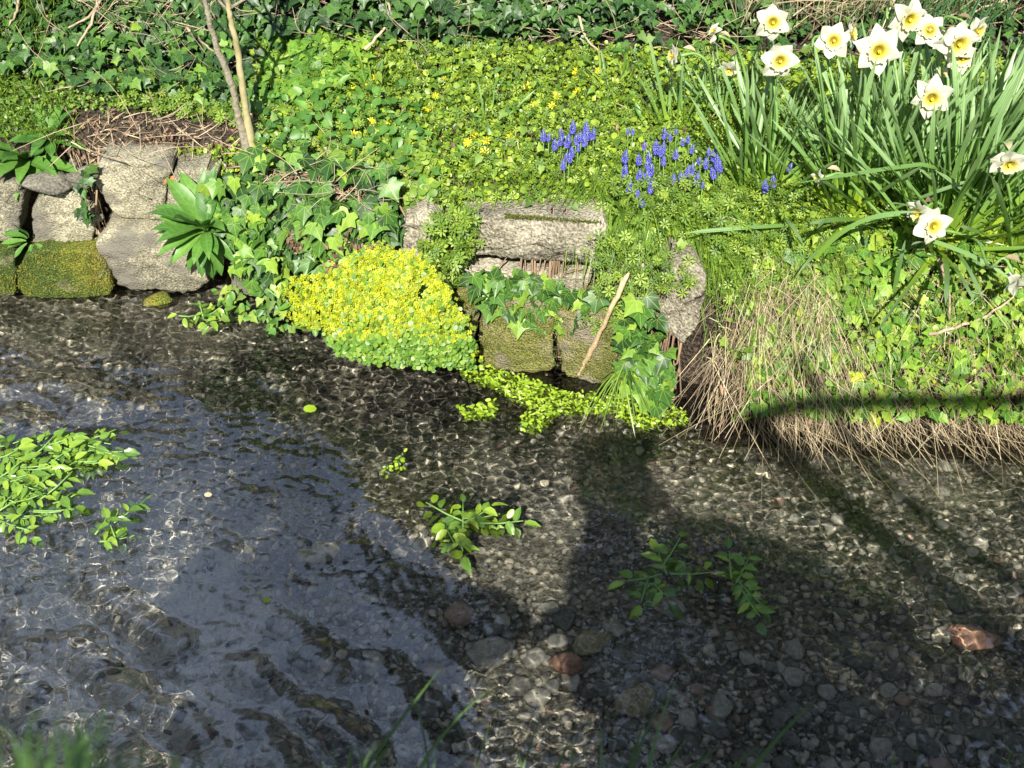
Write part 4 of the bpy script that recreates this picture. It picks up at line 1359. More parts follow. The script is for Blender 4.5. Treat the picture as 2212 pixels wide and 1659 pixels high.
# ================================================================== DAFFODILS
def strap_mesh(name, bend, w, mat, segs=9, twist=.5, n2=3, kink=0.0):
    V = []
    for i in range(segs + 1):
        t = i / segs
        ww = w / 2 * (1 - .15 * t) * (1 - max(0, (t - .86) / .14) ** 2 * .93)
        tw = twist * t
        y = t - .25 * bend * bend * t * t
        z = -bend * .5 * t * t - (kink * max(0, t - .55) ** 1.5)
        if kink: y = y - kink * .35 * max(0, t - .6)
        for s in (-1, 0, 1):
            x = s * ww * math.cos(tw); dz = s * ww * math.sin(tw) + (.22 * ww if s else 0)
            V.append((x, y, z + dz))
    F = []
    for i in range(segs):
        for s in range(2):
            a = i * 3 + s
            F.append((a, a + 1, a + 4, a + 3))
    V = np.array(V)
    lv = V.copy()
    m = mesh_np(name, V, np.array(F), {'lv': lv})
    m.materials.append(mat)
    return m


def strap_mat():
    """blue green above, yellow green towards the base: the leaf's own colour"""
    m, n, l = new_mat('daffodil_strap')
    p = n['Principled BSDF']
    lv = n.new('ShaderNodeAttribute'); lv.attribute_name = 'lv'
    sp = n.new('ShaderNodeSeparateXYZ'); l.new(lv.outputs['Vector'], sp.inputs[0])
    oi = n.new('ShaderNodeObjectInfo')
    a = n.new('ShaderNodeMath'); a.operation = 'MULTIPLY_ADD'; l.new(oi.outputs['Random'], a.inputs[0]); a.inputs[1].default_value = .22; l.new(sp.outputs[1], a.inputs[2])
    r = ramp(n, [(0.05, (0.34, 0.42, 0.02)), (0.3, (0.19, 0.32, 0.03)), (0.5, (0.15, 0.28, 0.055)), (0.8, (0.15, 0.27, 0.09)), (1.1 / 1.2, (0.23, 0.36, 0.15))])
    l.new(a.outputs[0], r.inputs[0])
    # fine parallel ribs
    w = n.new('ShaderNodeMath'); w.operation = 'MULTIPLY'; l.new(sp.outputs[0], w.inputs[0]); w.inputs[1].default_value = 900
    s = n.new('ShaderNodeMath'); s.operation = 'SINE'; l.new(w.outputs[0], s.inputs[0])
    mr = n.new('ShaderNodeMapRange'); mr.inputs[1].default_value = -1; mr.inputs[3].default_value = .8; mr.inputs[4].default_value = 1.15; l.new(s.outputs[0], mr.inputs[0])
    mx = n.new('ShaderNodeVectorMath'); mx.operation = 'SCALE'; l.new(r.outputs[0], mx.inputs[0]); l.new(mr.outputs[0], mx.inputs[3])
    l.new(mx.outputs[0], p.inputs['Base Color'])
    p.inputs['Roughness'].default_value = 0.38
    tl = n.new('ShaderNodeBsdfTranslucent')
    t2 = n.new('ShaderNodeVectorMath'); t2.operation = 'MULTIPLY'; l.new(mx.outputs[0], t2.inputs[0]); t2.inputs[1].default_value = (1.5, 1.4, .4); l.new(t2.outputs[0], tl.inputs[0])
    ms = n.new('ShaderNodeMixShader'); ms.inputs[0].default_value = .3
    l.new(p.outputs[0], ms.inputs[1]); l.new(tl.outputs[0], ms.inputs[2]); l.new(ms.outputs[0], n['Material Output'].inputs[0])
    return m


M['strap'] = strap_mat()
STRAP = [strap_mesh('daffodil_leaf', b, w, M['strap'], twist=tw) for b, w, tw in [(.05, .031, .3), (.12, .028, -.5), (.2, .033, .8), (.35, .027, -.2), (.08, .024, 1.2), (.18, .030, -1.0)]]
STRAPK = [strap_mesh('daffodil_leaf', .25, .036, M['strap'], twist=.4, kink=2.2), strap_mesh('daffodil_leaf', .4, .034, M['strap'], twist=-.6, kink=1.4)]
STRAPB = [strap_mesh('strap_leaf', b, w, M['grass'], twist=tw) for b, w, tw in [(.1, .06, .3), (.4, .05, -.5), (.7, .055, .8)]]


def clump(label, base, n, lean, spread, L, rad=.04, meshes=STRAP, name='daffodil_clump', kinks=0, cat='plant'):
    root = thing(name, label, cat, base)
    for i in range(n):
        a = random.uniform(0, 6.28)
        r = rad * math.sqrt(random.random())
        p = np.array(base) + np.array([r * math.cos(a), r * math.sin(a) * .6, -.012])
        d = np.array([lean[0] + r / rad * math.cos(a) * spread + random.gauss(0, spread * .35), lean[1] + r / rad * math.sin(a) * spread * .8 + random.gauss(0, spread * .3), 1.0])
        d /= np.linalg.norm(d)
        outw = np.array([d[0], d[1] - .2, 0]) + RNG.normal(0, .3, 3)
        nrm = np.array([-outw[0] * .6 + random.gauss(0, .5), -outw[1] * .6 - .6, .3 + d[2] * 0]) * 1.0
        if random.random() < .5: nrm = -nrm if random.random() < .3 else nrm
        # bend goes towards -z of the leaf: choose the normal so that it bends outwards
        nrm = -outw * .8 + np.array([random.gauss(0, .6), -.4 + random.gauss(0, .4), .35])
        me = random.choice(STRAPK) if i < kinks else random.choice(meshes)
        place_parts('leaf', [me], root, p[None], nrm[None], d[None], np.array([random.uniform(*L)]))
    return root


def gp(px, py):
    return on_bank(px, py, .10)


clump('narrow upright clump of daffodil leaves left of the main daffodils', gp(1640, 430), 46, (.03, -.02), .14, (.26, .38), .045)
clump('daffodil leaf clump in the middle under the largest white flower', gp(1850, 470), 110, (.08, -.02), .17, (.28, .42), .06, kinks=3)
clump('big daffodil leaf clump in front of the right hand flowers', gp(2040, 520), 140, (.17, -.02), .18, (.30, .45), .07, kinks=3)
clump('daffodil leaf clump at the right edge leaning to the right', gp(2160, 520), 130, (.38, -.04), .22, (.30, .46), .07, kinks=2)
clump('daffodil leaf clump behind the others at the upper right', gp(1960, 400), 80, (.12, 0), .22, (.26, .38), .09)
clump('daffodil leaf clump behind at the top right corner', gp(2120, 400), 80, (.25, 0), .22, (.26, .38), .09)
clump('loose open clump of daffodil leaves at the back of the lawn', gp(1480, 290), 22, (.02, -.02), .30, (.16, .25), .05, kinks=2)
clump('loose daffodil leaves between the open clump and the narrow clump', gp(1570, 280), 20, (.06, 0), .28, (.16, .26), .05, kinks=1)
clump('five upright daffodil leaves alone on the lawn', gp(1052, 280), 6, (.02, 0), .30, (.12, .17), .012)
clump('dark green strap leaf tuft at the back left of the lawn', gp(805, 205), 24, (-.02, -.02), .42, (.07, .13), .02, STRAPB, 'strap_leaved_tuft')
clump('light green strap leaf tuft in front of the hedge near the celandines', gp(1325, 205), 24, (.02, -.02), .35, (.07, .14), .03, STRAPB, 'strap_leaved_tuft')
clump('arching green strap leaves below the grape hyacinths', gp(1380, 470), 26, (-.1, -.5), .5, (.06, .12), .05, STRAPB, 'strap_leaved_tuft')
# leaves and stems fallen forward over the bank
fr = thing('fallen_daffodil_leaves', 'daffodil leaves fallen forward over the right bank under the double flower', 'plant', gp(1900, 520))
for (a, b, c) in [((1760, 560), (1850, 440), (2010, 462)), ((2010, 520), (2140, 560), (2200, 620)), ((1930, 640), (1945, 560), (1955, 520))]:
    pa, pb, pc = (at_y(np.array(float(x)), np.array(float(y)), yy) for (x, y), yy in zip((a, b, c), (2.34, 2.30, 2.28)))
    C = bez(pa, pb, pc, 12)
    T = np.gradient(C, axis=0); T = unit(T); S = unit(np.cross(T, np.array([0, -.7, .7])))
    w = .011 * (1 - np.linspace(0, 1, 12) ** 4 * .9)[:, None]
    V = np.stack([C - S * w / 2, C + S * w / 2 + [0, 0, .002]], 1).reshape(-1, 3) - np.array(fr.location)
    F = np.array([(2 * i, 2 * i + 1, 2 * i + 3, 2 * i + 2) for i in range(11)])
    lvv = np.zeros_like(V); lvv[:, 1] = np.repeat(np.linspace(.3, .95, 12), 2)
    o = link('leaf', mesh_np('daffodil_leaf', V, F, {'lv': lvv}), None, None, M['strap']); o.parent = fr


def petal_mesh(k):
    V = []
    xs = [-1, -.6, -.2, 0, .2, .6, 1]
    for i in range(10):
        t = i / 9
        w = .355 * (math.sin(math.pi * t ** .72) ** .85 if 0 < t < 1 else 0) + .05 * (1 - t)
        for x in xs:
            z = .12 * math.sin(t * 2.6 + k) * t + .22 * abs(x) * w * 2 * math.sin(2 + k * 2 + 3 * t) + (.16 * x * w * math.sin(k * 1.7) * t) - .22 * t * t * (k % 3 - .6) * .6 + .02 * math.sin(x * 9 + k) * t
            if x == 0: z -= .035 * math.sin(math.pi * t)
            if abs(x) == .2: z += .012 * math.sin(math.pi * t)
            V.append((x * w, .10 + .90 * t, z))
    F = []
    for i in range(9):
        for j in range(6):
            a = i * 7 + j
            F.append((a, a + 1, a + 8, a + 7))
    V = np.array(V)
    m = mesh_np('petal', V, np.array(F), {'lv': V.copy()})
    m.materials.append(M['petal'])
    return m


PETAL = [petal_mesh(k) for k in range(5)]


def corona_mesh(seed):
    n, rings = 36, 7
    V, lv = [], []
    rng = random.Random(seed)
    ph = [rng.uniform(0, 6.28) for _ in range(3)]
    for i in range(rings):
        t = i / (rings - 1)
        for j in range(n):
            a = 2 * math.pi * j / n
            fr_ = t ** 3 * (.035 * math.sin(9 * a + ph[0]) + .022 * math.sin(17 * a + ph[1]))
            r = .13 + .16 * t + .12 * t ** 3 + fr_
            z = .04 + .30 * t - .05 * t ** 3 + t ** 3 * .03 * math.sin(13 * a + ph[2])
            V.append((r * math.cos(a), r * math.sin(a), z)); lv.append((0, t, 0))
    F = []
    for i in range(rings - 1):
        for j in range(n):
            k = (j + 1) % n
            F.append((i * n + j, i * n + k, (i + 1) * n + k, (i + 1) * n + j))
    V.append((0, 0, .0)); lv.append((0, 0, 0))
    T3 = np.array([(len(V) - 1, (j + 1) % n, j) for j in range(n)])
    m = mesh_np('corona', np.array(V), [np.array(F), T3], {'lv': np.array(lv)})
    m.materials.append(M['corona'])
    return m


CORONA = [corona_mesh(s) for s in range(3)]
M['stamen'] = plain_mat('stamen', (0.80, 0.50, 0.02), (0.92, 0.68, 0.06), rough=.6)
VV, FF = [], []
for k in range(7):
    a = k * 6.28 / 6; r = .05 if k < 6 else 0
    V_, F_ = tube_np([(r * math.cos(a), r * math.sin(a), 0), (r * 1.1 * math.cos(a), r * 1.1 * math.sin(a), .24 + (.05 if k == 6 else 0))], [.012, .02], 5, 12 * k)
    VV.append(V_); FF.append(F_)
STAM = mesh_np('stamens', np.vstack(VV), [np.vstack([f[0] for f in FF]), np.vstack([f[1] for f in FF])])
STAM.materials.append(M['stamen'])


def daffodil(label, px, py, Y, size, face, basepx, wilt=0.0, group='white daffodils with yellow cups'):
    c = at_y(np.array(float(px)), np.array(float(py)), Y)
    b = gp(*basepx)
    root = thing('daffodil', label, 'daffodil', b, group)
    F = np.array(face, float) + np.array([random.gauss(0, .22), 0, random.gauss(0, .18)]); F /= np.linalg.norm(F)
    up = np.array([0, 0, 1.0]); D0 = unit((up - F * F.dot(up))[None])[0]; X0 = np.cross(D0, F)
    s = size / 2
    rot = random.uniform(0, 1.0)
    for k in range(6):
        a = rot + k * math.pi / 3 + random.gauss(0, .06)
        back = -.04 if k % 2 else .0
        droop = (.12 if k % 2 else .02) + wilt * random.uniform(-.9, 1.2) + random.gauss(0, .10)
        d = D0 * math.cos(a) + X0 * math.sin(a)
        dd = d * math.cos(droop) + F * math.sin(droop)
        nn = F * math.cos(droop) - d * math.sin(droop)
        sc = s * random.uniform(.92, 1.08) * (1 - .25 * wilt)
        place_parts('petal', [PETAL[(k + int(px)) % 5]], root, (c + F * back * s)[None], nn[None], dd[None], np.array([sc]))
    place_parts('corona', [random.choice(CORONA)], root, (c - F * .01 * s)[None], F[None], D0[None], np.array([s * (1.15 - .45 * wilt)]))
    place_parts('stamens', [STAM], root, (c + F * .05 * s)[None], F[None], D0[None], np.array([s * (1 - .4 * wilt)]))
    # neck, ovary and stem
    back = c - F * .030
    nk = c - F * .052 + np.array([0, 0, .004])
    ctrl = nk + np.array([-F[0] * .03, -F[1] * .03 + .0, -.03])
    mid = b * .45 + nk * .55 + np.array([random.gauss(0, .008), .01, 0])
    C = poly_curve([b + np.array([0, 0, -.02]), b * .75 + nk * .25 + [0, .004, 0], mid, ctrl, nk, c - F * .016], 26)
    rad = np.interp(np.linspace(0, 1, 26), [0, .8, .9, .93, 1], [.0034, .0030, .0024, .0042, .0030])
    tubes('stem', [(C, rad)], M['stem'], root, 7)
    sp = t_long(4, .5, .6, .6)
    o = scatter('spathe', sp, nk[None], np.array([[0, -.3, 1.]]) - F, (F * .3 + [0, 0, .5])[None], [.035], M['straw'], root, None)
    return root


CAMF = np.array([0, -.80, .50])
D = [  # px, py, Y, size, facing, base, wilt, label
    (1669, 47, 2.66, .080, (-.10, -.9, .15), (1650, 440), 0, 'daffodil at the top left of the clump, upper one of the left pair'),
    (1684, 130, 2.56, .088, (-.15, -.85, -.05), (1660, 430), .10, 'daffodil with crumpled petals nodding just below the top left one'),
    (1455, 120, 2.70, .055, (-1, -.35, .05), (1590, 300), .1, 'small daffodil facing left in profile, farthest to the left'),
    (1542, 70, 2.72, .055, (-.9, -.2, .25), (1620, 330), .7, 'faded daffodil bent over on a long arched stem left of the clump'),
    (1800, 88, 2.62, .080, (-.05, -.9, .15), (1830, 470), 0, 'daffodil with a clean yellow cup between the left pair and the largest flower'),
    (1838, 74, 2.68, .060, (.9, -.4, .2), (1850, 470), .1, 'daffodil in profile tucked behind its neighbour, facing right'),
    (1897, 108, 2.56, .100, (.05, -.95, .25), (1870, 480), 0, 'largest white daffodil, six pointed petals spread flat'),
    (1962, 40, 2.64, .092, (.0, -.9, .2), (1950, 480), 0, 'topmost daffodil, cup facing the stream, touching the upper frame'),
    (2008, 66, 2.66, .075, (-.1, -.9, .2), (2000, 490), .05, 'daffodil partly behind the topmost one with a deep yellow cup'),
    (2068, 92, 2.58, .100, (-.05, -.9, .2), (2040, 500), 0, 'large daffodil in front at the centre of the right hand cluster'),
    (2108, 66, 2.66, .078, (.5, -.7, .1), (2080, 500), .15, 'daffodil turned right behind the large one of the right hand cluster'),
    (2078, 124, 2.60, .070, (.0, -.9, -.1), (2060, 500), .05, 'daffodil half hidden directly under the large one of the right hand cluster'),
    (2022, 95, 2.70, .045, (.3, -.8, -.5), (2010, 480), .6, 'withered brownish daffodil low behind the right hand cluster'),
    (2012, 210, 2.46, .092, (-.10, -.9, .05), (2030, 520), .10, 'daffodil standing alone lower down in front of the leaves'),
    (2035, 160, 2.62, .045, (.5, -.3, .8), (2040, 500), .5, 'daffodil seen from the side just above the lone lower flower'),
    (2180, 352, 2.27, .080, (-.25, -.9, .0), (2190, 560), .15, 'daffodil nodding at the right edge halfway down the leaves'),
    (1986, 460, 2.30, .070, (-.75, -.6, .1), (1800, 520), .25, 'left one of the two daffodils lying low over the bank'),
    (2014, 488, 2.27, .085, (.1, -.85, .25), (2180, 560), .15, 'right one of the two daffodils lying low over the bank'),
    (2200, 606, 2.20, .075, (.6, -.5, -.4), (2060, 500), .2, 'daffodil hanging down at the right edge above the straw'),
    (1766, 385, 2.40, .045, (-.8, -.3, .3), (1950, 520), .8, 'small shrivelled daffodil on a fallen stem left of the low pair'),
    (1576, 150, 2.80, .055, (-.4, -.8, -.2), (1640, 330), .3, 'daffodil half hidden among dry stems between the profile flower and the left pair'),
]
for d in D:
    daffodil(d[7], d[0], d[1], d[2], d[3], d[4], d[5], d[6])

# ================================================================== GRAPE HYACINTHS
def bells_mesh(seed):
    rng = np.random.default_rng(seed)
    bm = bmesh.new(); bmesh.ops.create_icosphere(bm, subdivisions=1, radius=.5)
    V = np.array([v.co[:] for v in bm.verts]); F = np.array([[v.index for v in f.verts] for f in bm.faces]); bm.free()
    VV, FF, var = [], [], []
    rows = 8
    k = 0
    for r in range(rows):
        t = r / (rows - 1)
        rad = .165 * (1 - t ** 2 * .85) * (0.8 + .4 * min(1, t * 3))
        m_ = 7 if r < 5 else (5 if r < 7 else 1)
        for j in range(m_):
            a = 2 * math.pi * (j + .5 * (r % 2)) / m_ + rng.normal(0, .12)
            c = np.array([rad * math.cos(a), t * .9, rad * math.sin(a)]) if m_ > 1 else np.array([0, .95, 0])
            s = .15 * (1 - .45 * t)
            VV.append(V * np.array([s, s * 1.2, s]) + c); FF.append(F + 12 * k); var.append(np.full(12, rng.random())); k += 1
    m = mesh_np('flower_spike', np.vstack(VV), np.vstack(FF), {'var': np.concatenate(var)})
    m.materials.append(M['muscari'])
    return m


SPIKE = [bells_mesh(s) for s in range(4)]
def c5(l): return [(1061.8 + x * .28, y * .28, s) for x, y, s in l]
LEFT = c5([(400, 1035, 1), (440, 1055, .7), (487, 1105, 1), (545, 1020, .9), (528, 1075, .9), (580, 1080, 1.1), (597, 1060, .9), (625, 970, 1.1), (657, 1067, .9), (670, 1130, .7), (686, 1045, .9), (728, 980, 1.1), (732, 1020, 1.2), (716, 1075, 1), (778, 1022, 1), (620, 1160, 1), (603, 1205, .9), (578, 1200, .7), (553, 1260, .9)])
RIGHT = c5([(1052, 1003, .6), (1088, 1008, .6), (1026, 1195, 1.1), (1026, 1305, 1.1), (1060, 1425, 1.1), (1123, 1475, .8), (1160, 1540, 1), (1135, 1220, 1), (1133, 1340, 1), (1168, 1365, 1), (1176, 1120, .7), (1210, 1205, .9), (1200, 1265, .7), (1228, 1295, 1.1), (1224, 1430, 1.1), (1222, 1380, .9), (1200, 1340, .7), (1270, 1125, 1.2), (1318, 1130, 1), (1305, 1165, .8), (1330, 1020, 1), (1380, 1050, .7), (1325, 1228, .9), (1418, 1178, .9), (1422, 1005, .6), (1475, 1085, .7), (1515, 1065, .7), (1540, 1140, .8), (1400, 1372, .9), (1463, 1355, .9), (1508, 1315, 1), (1540, 1300, 1), (1583, 1367, 1), (1628, 1420, .6), (1595, 1230, .7), (1653, 1248, 1), (1676, 1160, .7), (1710, 1185, 1.1), (1735, 1225, 1.1), (1760, 1270, 1.1), (1715, 1320, 1.1), (1745, 1260, 1)])
PAIR = c5([(2110, 1425, 1.1), (2172, 1383, 1.1)]) + [(1696, 336, .9), (1703, 358, .8)]


def muscari(px, py, s, label, group):
    L = .029 * s
    b = gp(px + random.uniform(-3, 3), py + 62 + random.uniform(-6, 8))
    Y = b[1] - .012
    c = at_y(np.array(px), np.array(py + 13 * s), Y)       # bottom of the spike
    root = thing('grape_hyacinth', label, 'grape hyacinth', b, group)
    d = np.array([random.gauss(0, .10), -.10, 1.0])
    place_parts('flower_spike', [random.choice(SPIKE)], root, c[None], np.array([[0, -1., 0]]), d[None], np.array([L]))
    tubes('stem', [(np.array([b - [0, 0, .005], (b + c) / 2 + [random.gauss(0, .003), 0, 0], c + d * L * .8]), [.0016, .0014, .0010])], M['stem'], root, 4)


for grp, lst, nm in (('grape hyacinths of the left drift', LEFT, 'of the left drift, {} from the left'), ('grape hyacinths of the right drift', RIGHT, 'of the larger right drift, {} from the left')):
    for i, (x, y, s) in enumerate(sorted(lst)):
        muscari(x, y, s, 'blue grape hyacinth spike ' + nm.format(ordinal(i)), grp)
for (x, y, s), lb in zip(PAIR, ['left spike of the blue pair beside the narrow daffodil clump', 'right spike of the blue pair beside the narrow daffodil clump', 'upper shaded blue spike deep among the daffodil leaves', 'lower shaded blue spike deep among the daffodil leaves']):
    muscari(x, y, s, lb, 'grape hyacinths by the daffodils')

# ================================================================== CELANDINES
def celan_mesh(seed):
    rng = np.random.default_rng(seed)
    VV, FF = [], []
    for k in range(8):
        a = k * 2 * math.pi / 8 + rng.normal(0, .06); l = rng.uniform(.9, 1.05)
        c, s = math.cos(a), math.sin(a)
        up_ = rng.uniform(.15, .4)
        for (t, w, z) in ((.08, .0, 0), (.55, .17, .5), (.95, .09, 1), (1.0, 0, 1), (.95, -.09, 1), (.55, -.17, .5)):
            VV.append((c * t * l - s * w, s * t * l + c * w, z * up_ * t))
        b = 6 * k
        FF += [(b, b + 1, b + 2), (b, b + 2, b + 3), (b, b + 3, b + 4), (b, b + 4, b + 5)]
    V = np.array(VV)
    m = mesh_np('petals', V, np.array(FF), {'lv': V.copy()})
    m.materials.append(M['celandine'])
    return m


CEL = [celan_mesh(s) for s in range(3)]
EYE = pebble(2, 1, .6); EYE.name = 'flower_centre'; EYE.materials.append(M['stamen'])
CL = [(530.9 + x * .28, y * .28) for x, y in [(835, 675), (925, 665), (998, 605), (1525, 600), (1462, 745), (1408, 835), (960, 935), (1090, 985), (832, 1040), (820, 1105), (1020, 1045), (1265, 1120), (1765, 1052), (1855, 1085), (1712, 1100), (1845, 1175), (2043, 1055)]]
CL += [(1061.8 + x * .28, y * .28) for x, y in [(645, 558), (818, 547), (585, 668), (280, 663), (503, 745), (325, 805), (466, 818), (657, 710)]] + [(1706, 270)]
for i, (x, y) in enumerate(sorted(CL)):
    b = gp(x, y + 16)
    c = at_y(np.array(x), np.array(y), b[1] - .01)
    root = thing('celandine', 'yellow celandine flower on the lawn, {} from the left'.format(ordinal(i)), 'flower', b, 'yellow celandines on the lawn')
    f = np.array([random.gauss(0, .4), -.55 + random.gauss(0, .3), .8])
    s = random.uniform(.009, .013)
    place_parts('petals', [CEL[i % 3]], root, c[None], f[None], np.array([[1., 0, 0]]), np.array([s]))
    place_parts('flower_centre', [EYE], root, (c + f * .001)[None], f[None], np.array([[1., 0, 0]]), np.array([.006]))
    tubes('stem', [(np.array([b - [0, 0, .01], c]), [.0010, .0009])], M['stem'], root, 4)

# ================================================================== SAPLING, TWIGS, STICK
sb = gp(540, 322)
sap = thing('sapling', 'young tree with two thin bare trunks, one grey and one pale', 'tree', sb)
def up_pts(l, Y0, dY):
    return [at_y(np.array(float(x)), np.array(float(y)), Y0 + dY * i) for i, (x, y) in enumerate(l)]
g = up_pts([(538, 325), (515, 250), (500, 180), (470, 105), (452, 40), (438, -30)], sb[1], -.02)
p = up_pts([(546, 325), (533, 250), (523, 180), (511, 100), (498, 40), (487, -30)], sb[1], -.012)
g = g + [g[-1] + (g[-1] - g[-2]) * 3, g[-1] + (g[-1] - g[-2]) * 9 + np.array([-.05, 0, .1]), g[-1] + (g[-1] - g[-2]) * 18 + np.array([.05, 0, .3])]
p = p + [p[-1] + (p[-1] - p[-2]) * 3, p[-1] + (p[-1] - p[-2]) * 9, p[-1] + (p[-1] - p[-2]) * 18 + np.array([.08, 0, .2])]
C = poly_curve(g, 50); C += RNG.normal(0, .0012, C.shape)
t1 = tubes('trunk', [(C, np.interp(np.linspace(0, 1, 50), [0, .12, 1], [.013, .0085, .003]) * (1 + RNG.normal(0, .05, 50)))], M['bark'], sap, 9)
t1['label'] = 'grey rough trunk on the left'
C2 = poly_curve(p, 50); C2 += RNG.normal(0, .0009, C2.shape)
t2 = tubes('trunk', [(C2, np.interp(np.linspace(0, 1, 50), [0, .12, 1], [.012, .0085, .003]) * (1 + RNG.normal(0, .03, 50)))], M['barkpale'], sap, 9)
t2['label'] = 'smoother pale trunk on the right'
br = []
for Cx in (C, C2):
    for _ in range(10):
        i = random.randint(26, 48)
        q = Cx[i]; d = np.array([random.gauss(0, 1), random.gauss(0, .5) + .4, random.uniform(.3, 1)]); d /= np.linalg.norm(d)
        L = random.uniform(.15, .4)
        br.append((poly_curve([q, q + d * L * .5 + [0, 0, .03], q + d * L + [0, 0, .1]], 8), np.linspace(.004, .001, 8)))
tubes('branches', br, M['bark'], sap, 5, kind='stuff')

# twigs lying in the thicket and the ivy
TW = [([(70, -10), (62, 40), (45, 70)], 'pale curved twig in the top left corner'), ([(250, -10), (215, 70), (180, 130)], 'long pale twig slanting across the left thicket'),
      ([(235, -20), (225, 40), (170, 72)], 'short arched twig in the left thicket'), ([(420, 72), (450, 100), (478, 125)], 'short stub of a twig left of the grey trunk'),
      ([(795, 120), (840, 70), (880, 0)], 'brown twig slanting up through the middle hedge'), ([(838, -10), (850, 40), (855, 70)], 'thin upright twig in the middle hedge'),
      ([(1235, 0), (1260, 90), (1290, 125)], 'thin dry stem slanting in front of the dark hedge'), ([(2212, -5), (2140, 15), (2080, 40)], 'yellow brown cane crossing the top right corner'),
      ([(1980, 720), (2080, 690), (2160, 640)], 'thin brown twig across the right bank'), ([(2000, 560), (2020, 620), (2025, 690)], 'short reddish twig standing in the right bank')]
for pts, lb in TW:
    P = np.array([hit(np.array([float(x)]), np.array([float(y)]), .02)[0] + [0, -.07, .05] for x, y in pts])
    C_ = poly_curve(P, 12) + RNG.normal(0, .0012, (12, 3))
    o = tubes('twig', [(C_, np.linspace(.0042, .0022, 12))], M['twig'], None, 6)
    tag(o, lb, 'twig', 'dead twigs')
# small tangle
for poly, n in (([(180, -40), (500, -40), (480, 70), (200, 60)], 110), ([(500, -40), (1150, -40), (1150, 90), (520, 90)], 120), ([(1150, -40), (1560, -40), (1560, 90), (1150, 100)], 70), ([(0, 40), (520, 60), (520, 240), (0, 200)], 60), ([(1500, -40), (2212, -40), (2212, 60), (1500, 100)], 60), ([(560, 340), (860, 360), (840, 450), (600, 420)], 30), ([(160, 260), (500, 260), (500, 330), (170, 330)], 22)):
    cur = []
    q = sample(poly, n)
    P = hit(q[:, 0], q[:, 1], .05)
    for a in P:
        d = np.array([random.gauss(0, 1), random.gauss(0, .3), random.gauss(.2, .6)]); d /= np.linalg.norm(d); L = random.uniform(.05, .2)
        a = a + np.array([0, -.03 - .05 * random.random(), .03])
        cur.append((poly_curve([a, a + d * L * .5 + RNG.normal(0, .015, 3), a + d * L], 7), np.linspace(.0012, .0005, 7)))
    o = tubes('twig_tangle', cur, M['twig'], None, 4, kind='stuff')

s0 = at_z(1247, 814, .0); s1 = wall_pt(np.array(1318.), np.array(672.), -.055); s2 = wall_pt(np.array(1358.), np.array(588.), -.03)
C_ = poly_curve([s0, s0 * .6 + s1 * .4 + [.002, 0, 0], s1, s2], 26); C_ += RNG.normal(0, .0012, C_.shape)
rad = np.interp(np.linspace(0, 1, 26), [0, .3, .42, .46, .7, .93, 1], [.0028, .006, .0068, .005, .005, .0065, .0025]) * (1 + RNG.normal(0, .06, 26))
stick = tubes('stick', [(C_, rad)], M['stick'], None, 9)
tag(stick, 'pale peeled stick leaning from the water against the wall', 'stick')

# single coloured leaves that stand out
for (x, y, s, mt, lb, f) in [(384, 371, .02, 'orange', 'orange dead leaf on top of the tall block', .1), (371, 378, .012, 'orange', 'small red leaf in the joint right of the tall block', .05), (962, 470, .024, 'orange', 'brown curled leaf on the edge of the small rough block', .04),
                             (700, 525, .034, 'saxy', 'yellow ivy leaf hanging low in the wall ivy', -.04), (1285, 655, .03, 'saxy', 'yellow leaf by the stick under the cleavers', .0), (620, 125, .03, 'saxy', 'yellowed ivy leaf right of the two trunks', .1), (1835, 150 + 640, .04, 'saxy', 'yellowing leaf hanging in the dry grass of the right bank', -.03), (1875, 860, .055, 'saxy', 'large yellow green leaf low on the right bank near the water', -.06), (120, 30, .035, 'saxy', 'pale yellow leaf in the top left thicket', .1), (148, 118, .03, 'saxy', 'narrow yellow leaf hanging in the left thicket', .1)]:
    P_ = hit(np.array([float(x)]), np.array([float(y)]), .03)[0] + np.array([0, -.05, .02])
    me = tmesh('coloured_leaf', t_ivy() if mt == 'saxy' and s < .05 else t_oval(.55, 8, .3, .3), M[mt])
    o = link('coloured_leaf', me, None, mat4(basis(np.array([[0.1, -.8, .6]]), np.array([[random.gauss(0, .3), -.3, -.9]]))[0].tolist(), s, P_.tolist()))
    tag(o, lb, 'leaf')

# ================================================================== NEAR BANK GRASS
def near_blades(label, L, w=.004):
    root = thing('near_grass', label, 'grass', (L[0][0][0], .75, .3))
    for (a, b, ww, bow) in L:
        a = np.array(a, float); b = np.array(b, float)
        mid = (a + b) / 2 + np.array([bow, .0, .03])
        C = bez(a, mid, b, 10)
        T = unit(np.gradient(C, axis=0)); S = unit(np.cross(T, np.array([.25, -.7, .7])))
        wv = ww * (1 - np.linspace(0, 1, 10) ** 2.5)[:, None] + .0002
        V = np.stack([C - S * wv / 2, C + T * 0 - np.cross(S, T) * wv * .15, C + S * wv / 2], 1).reshape(-1, 3) - np.array(root.location)
        F = np.array([(3 * i + k, 3 * i + k + 1, 3 * i + k + 4, 3 * i + k + 3) for i in range(9) for k in range(2)])
        o = link('blade', mesh_np('grass_blade', V, F, {'lv': V * 0}), None, None, M['neargrass']); o.parent = root


def tip(px, py, Y): return at_y(np.array(float(px)), np.array(float(py)), Y)


def root_pt(px, Y, z=.30):
    return np.array([(px - 1106) / FPX * 2.0, Y, z])


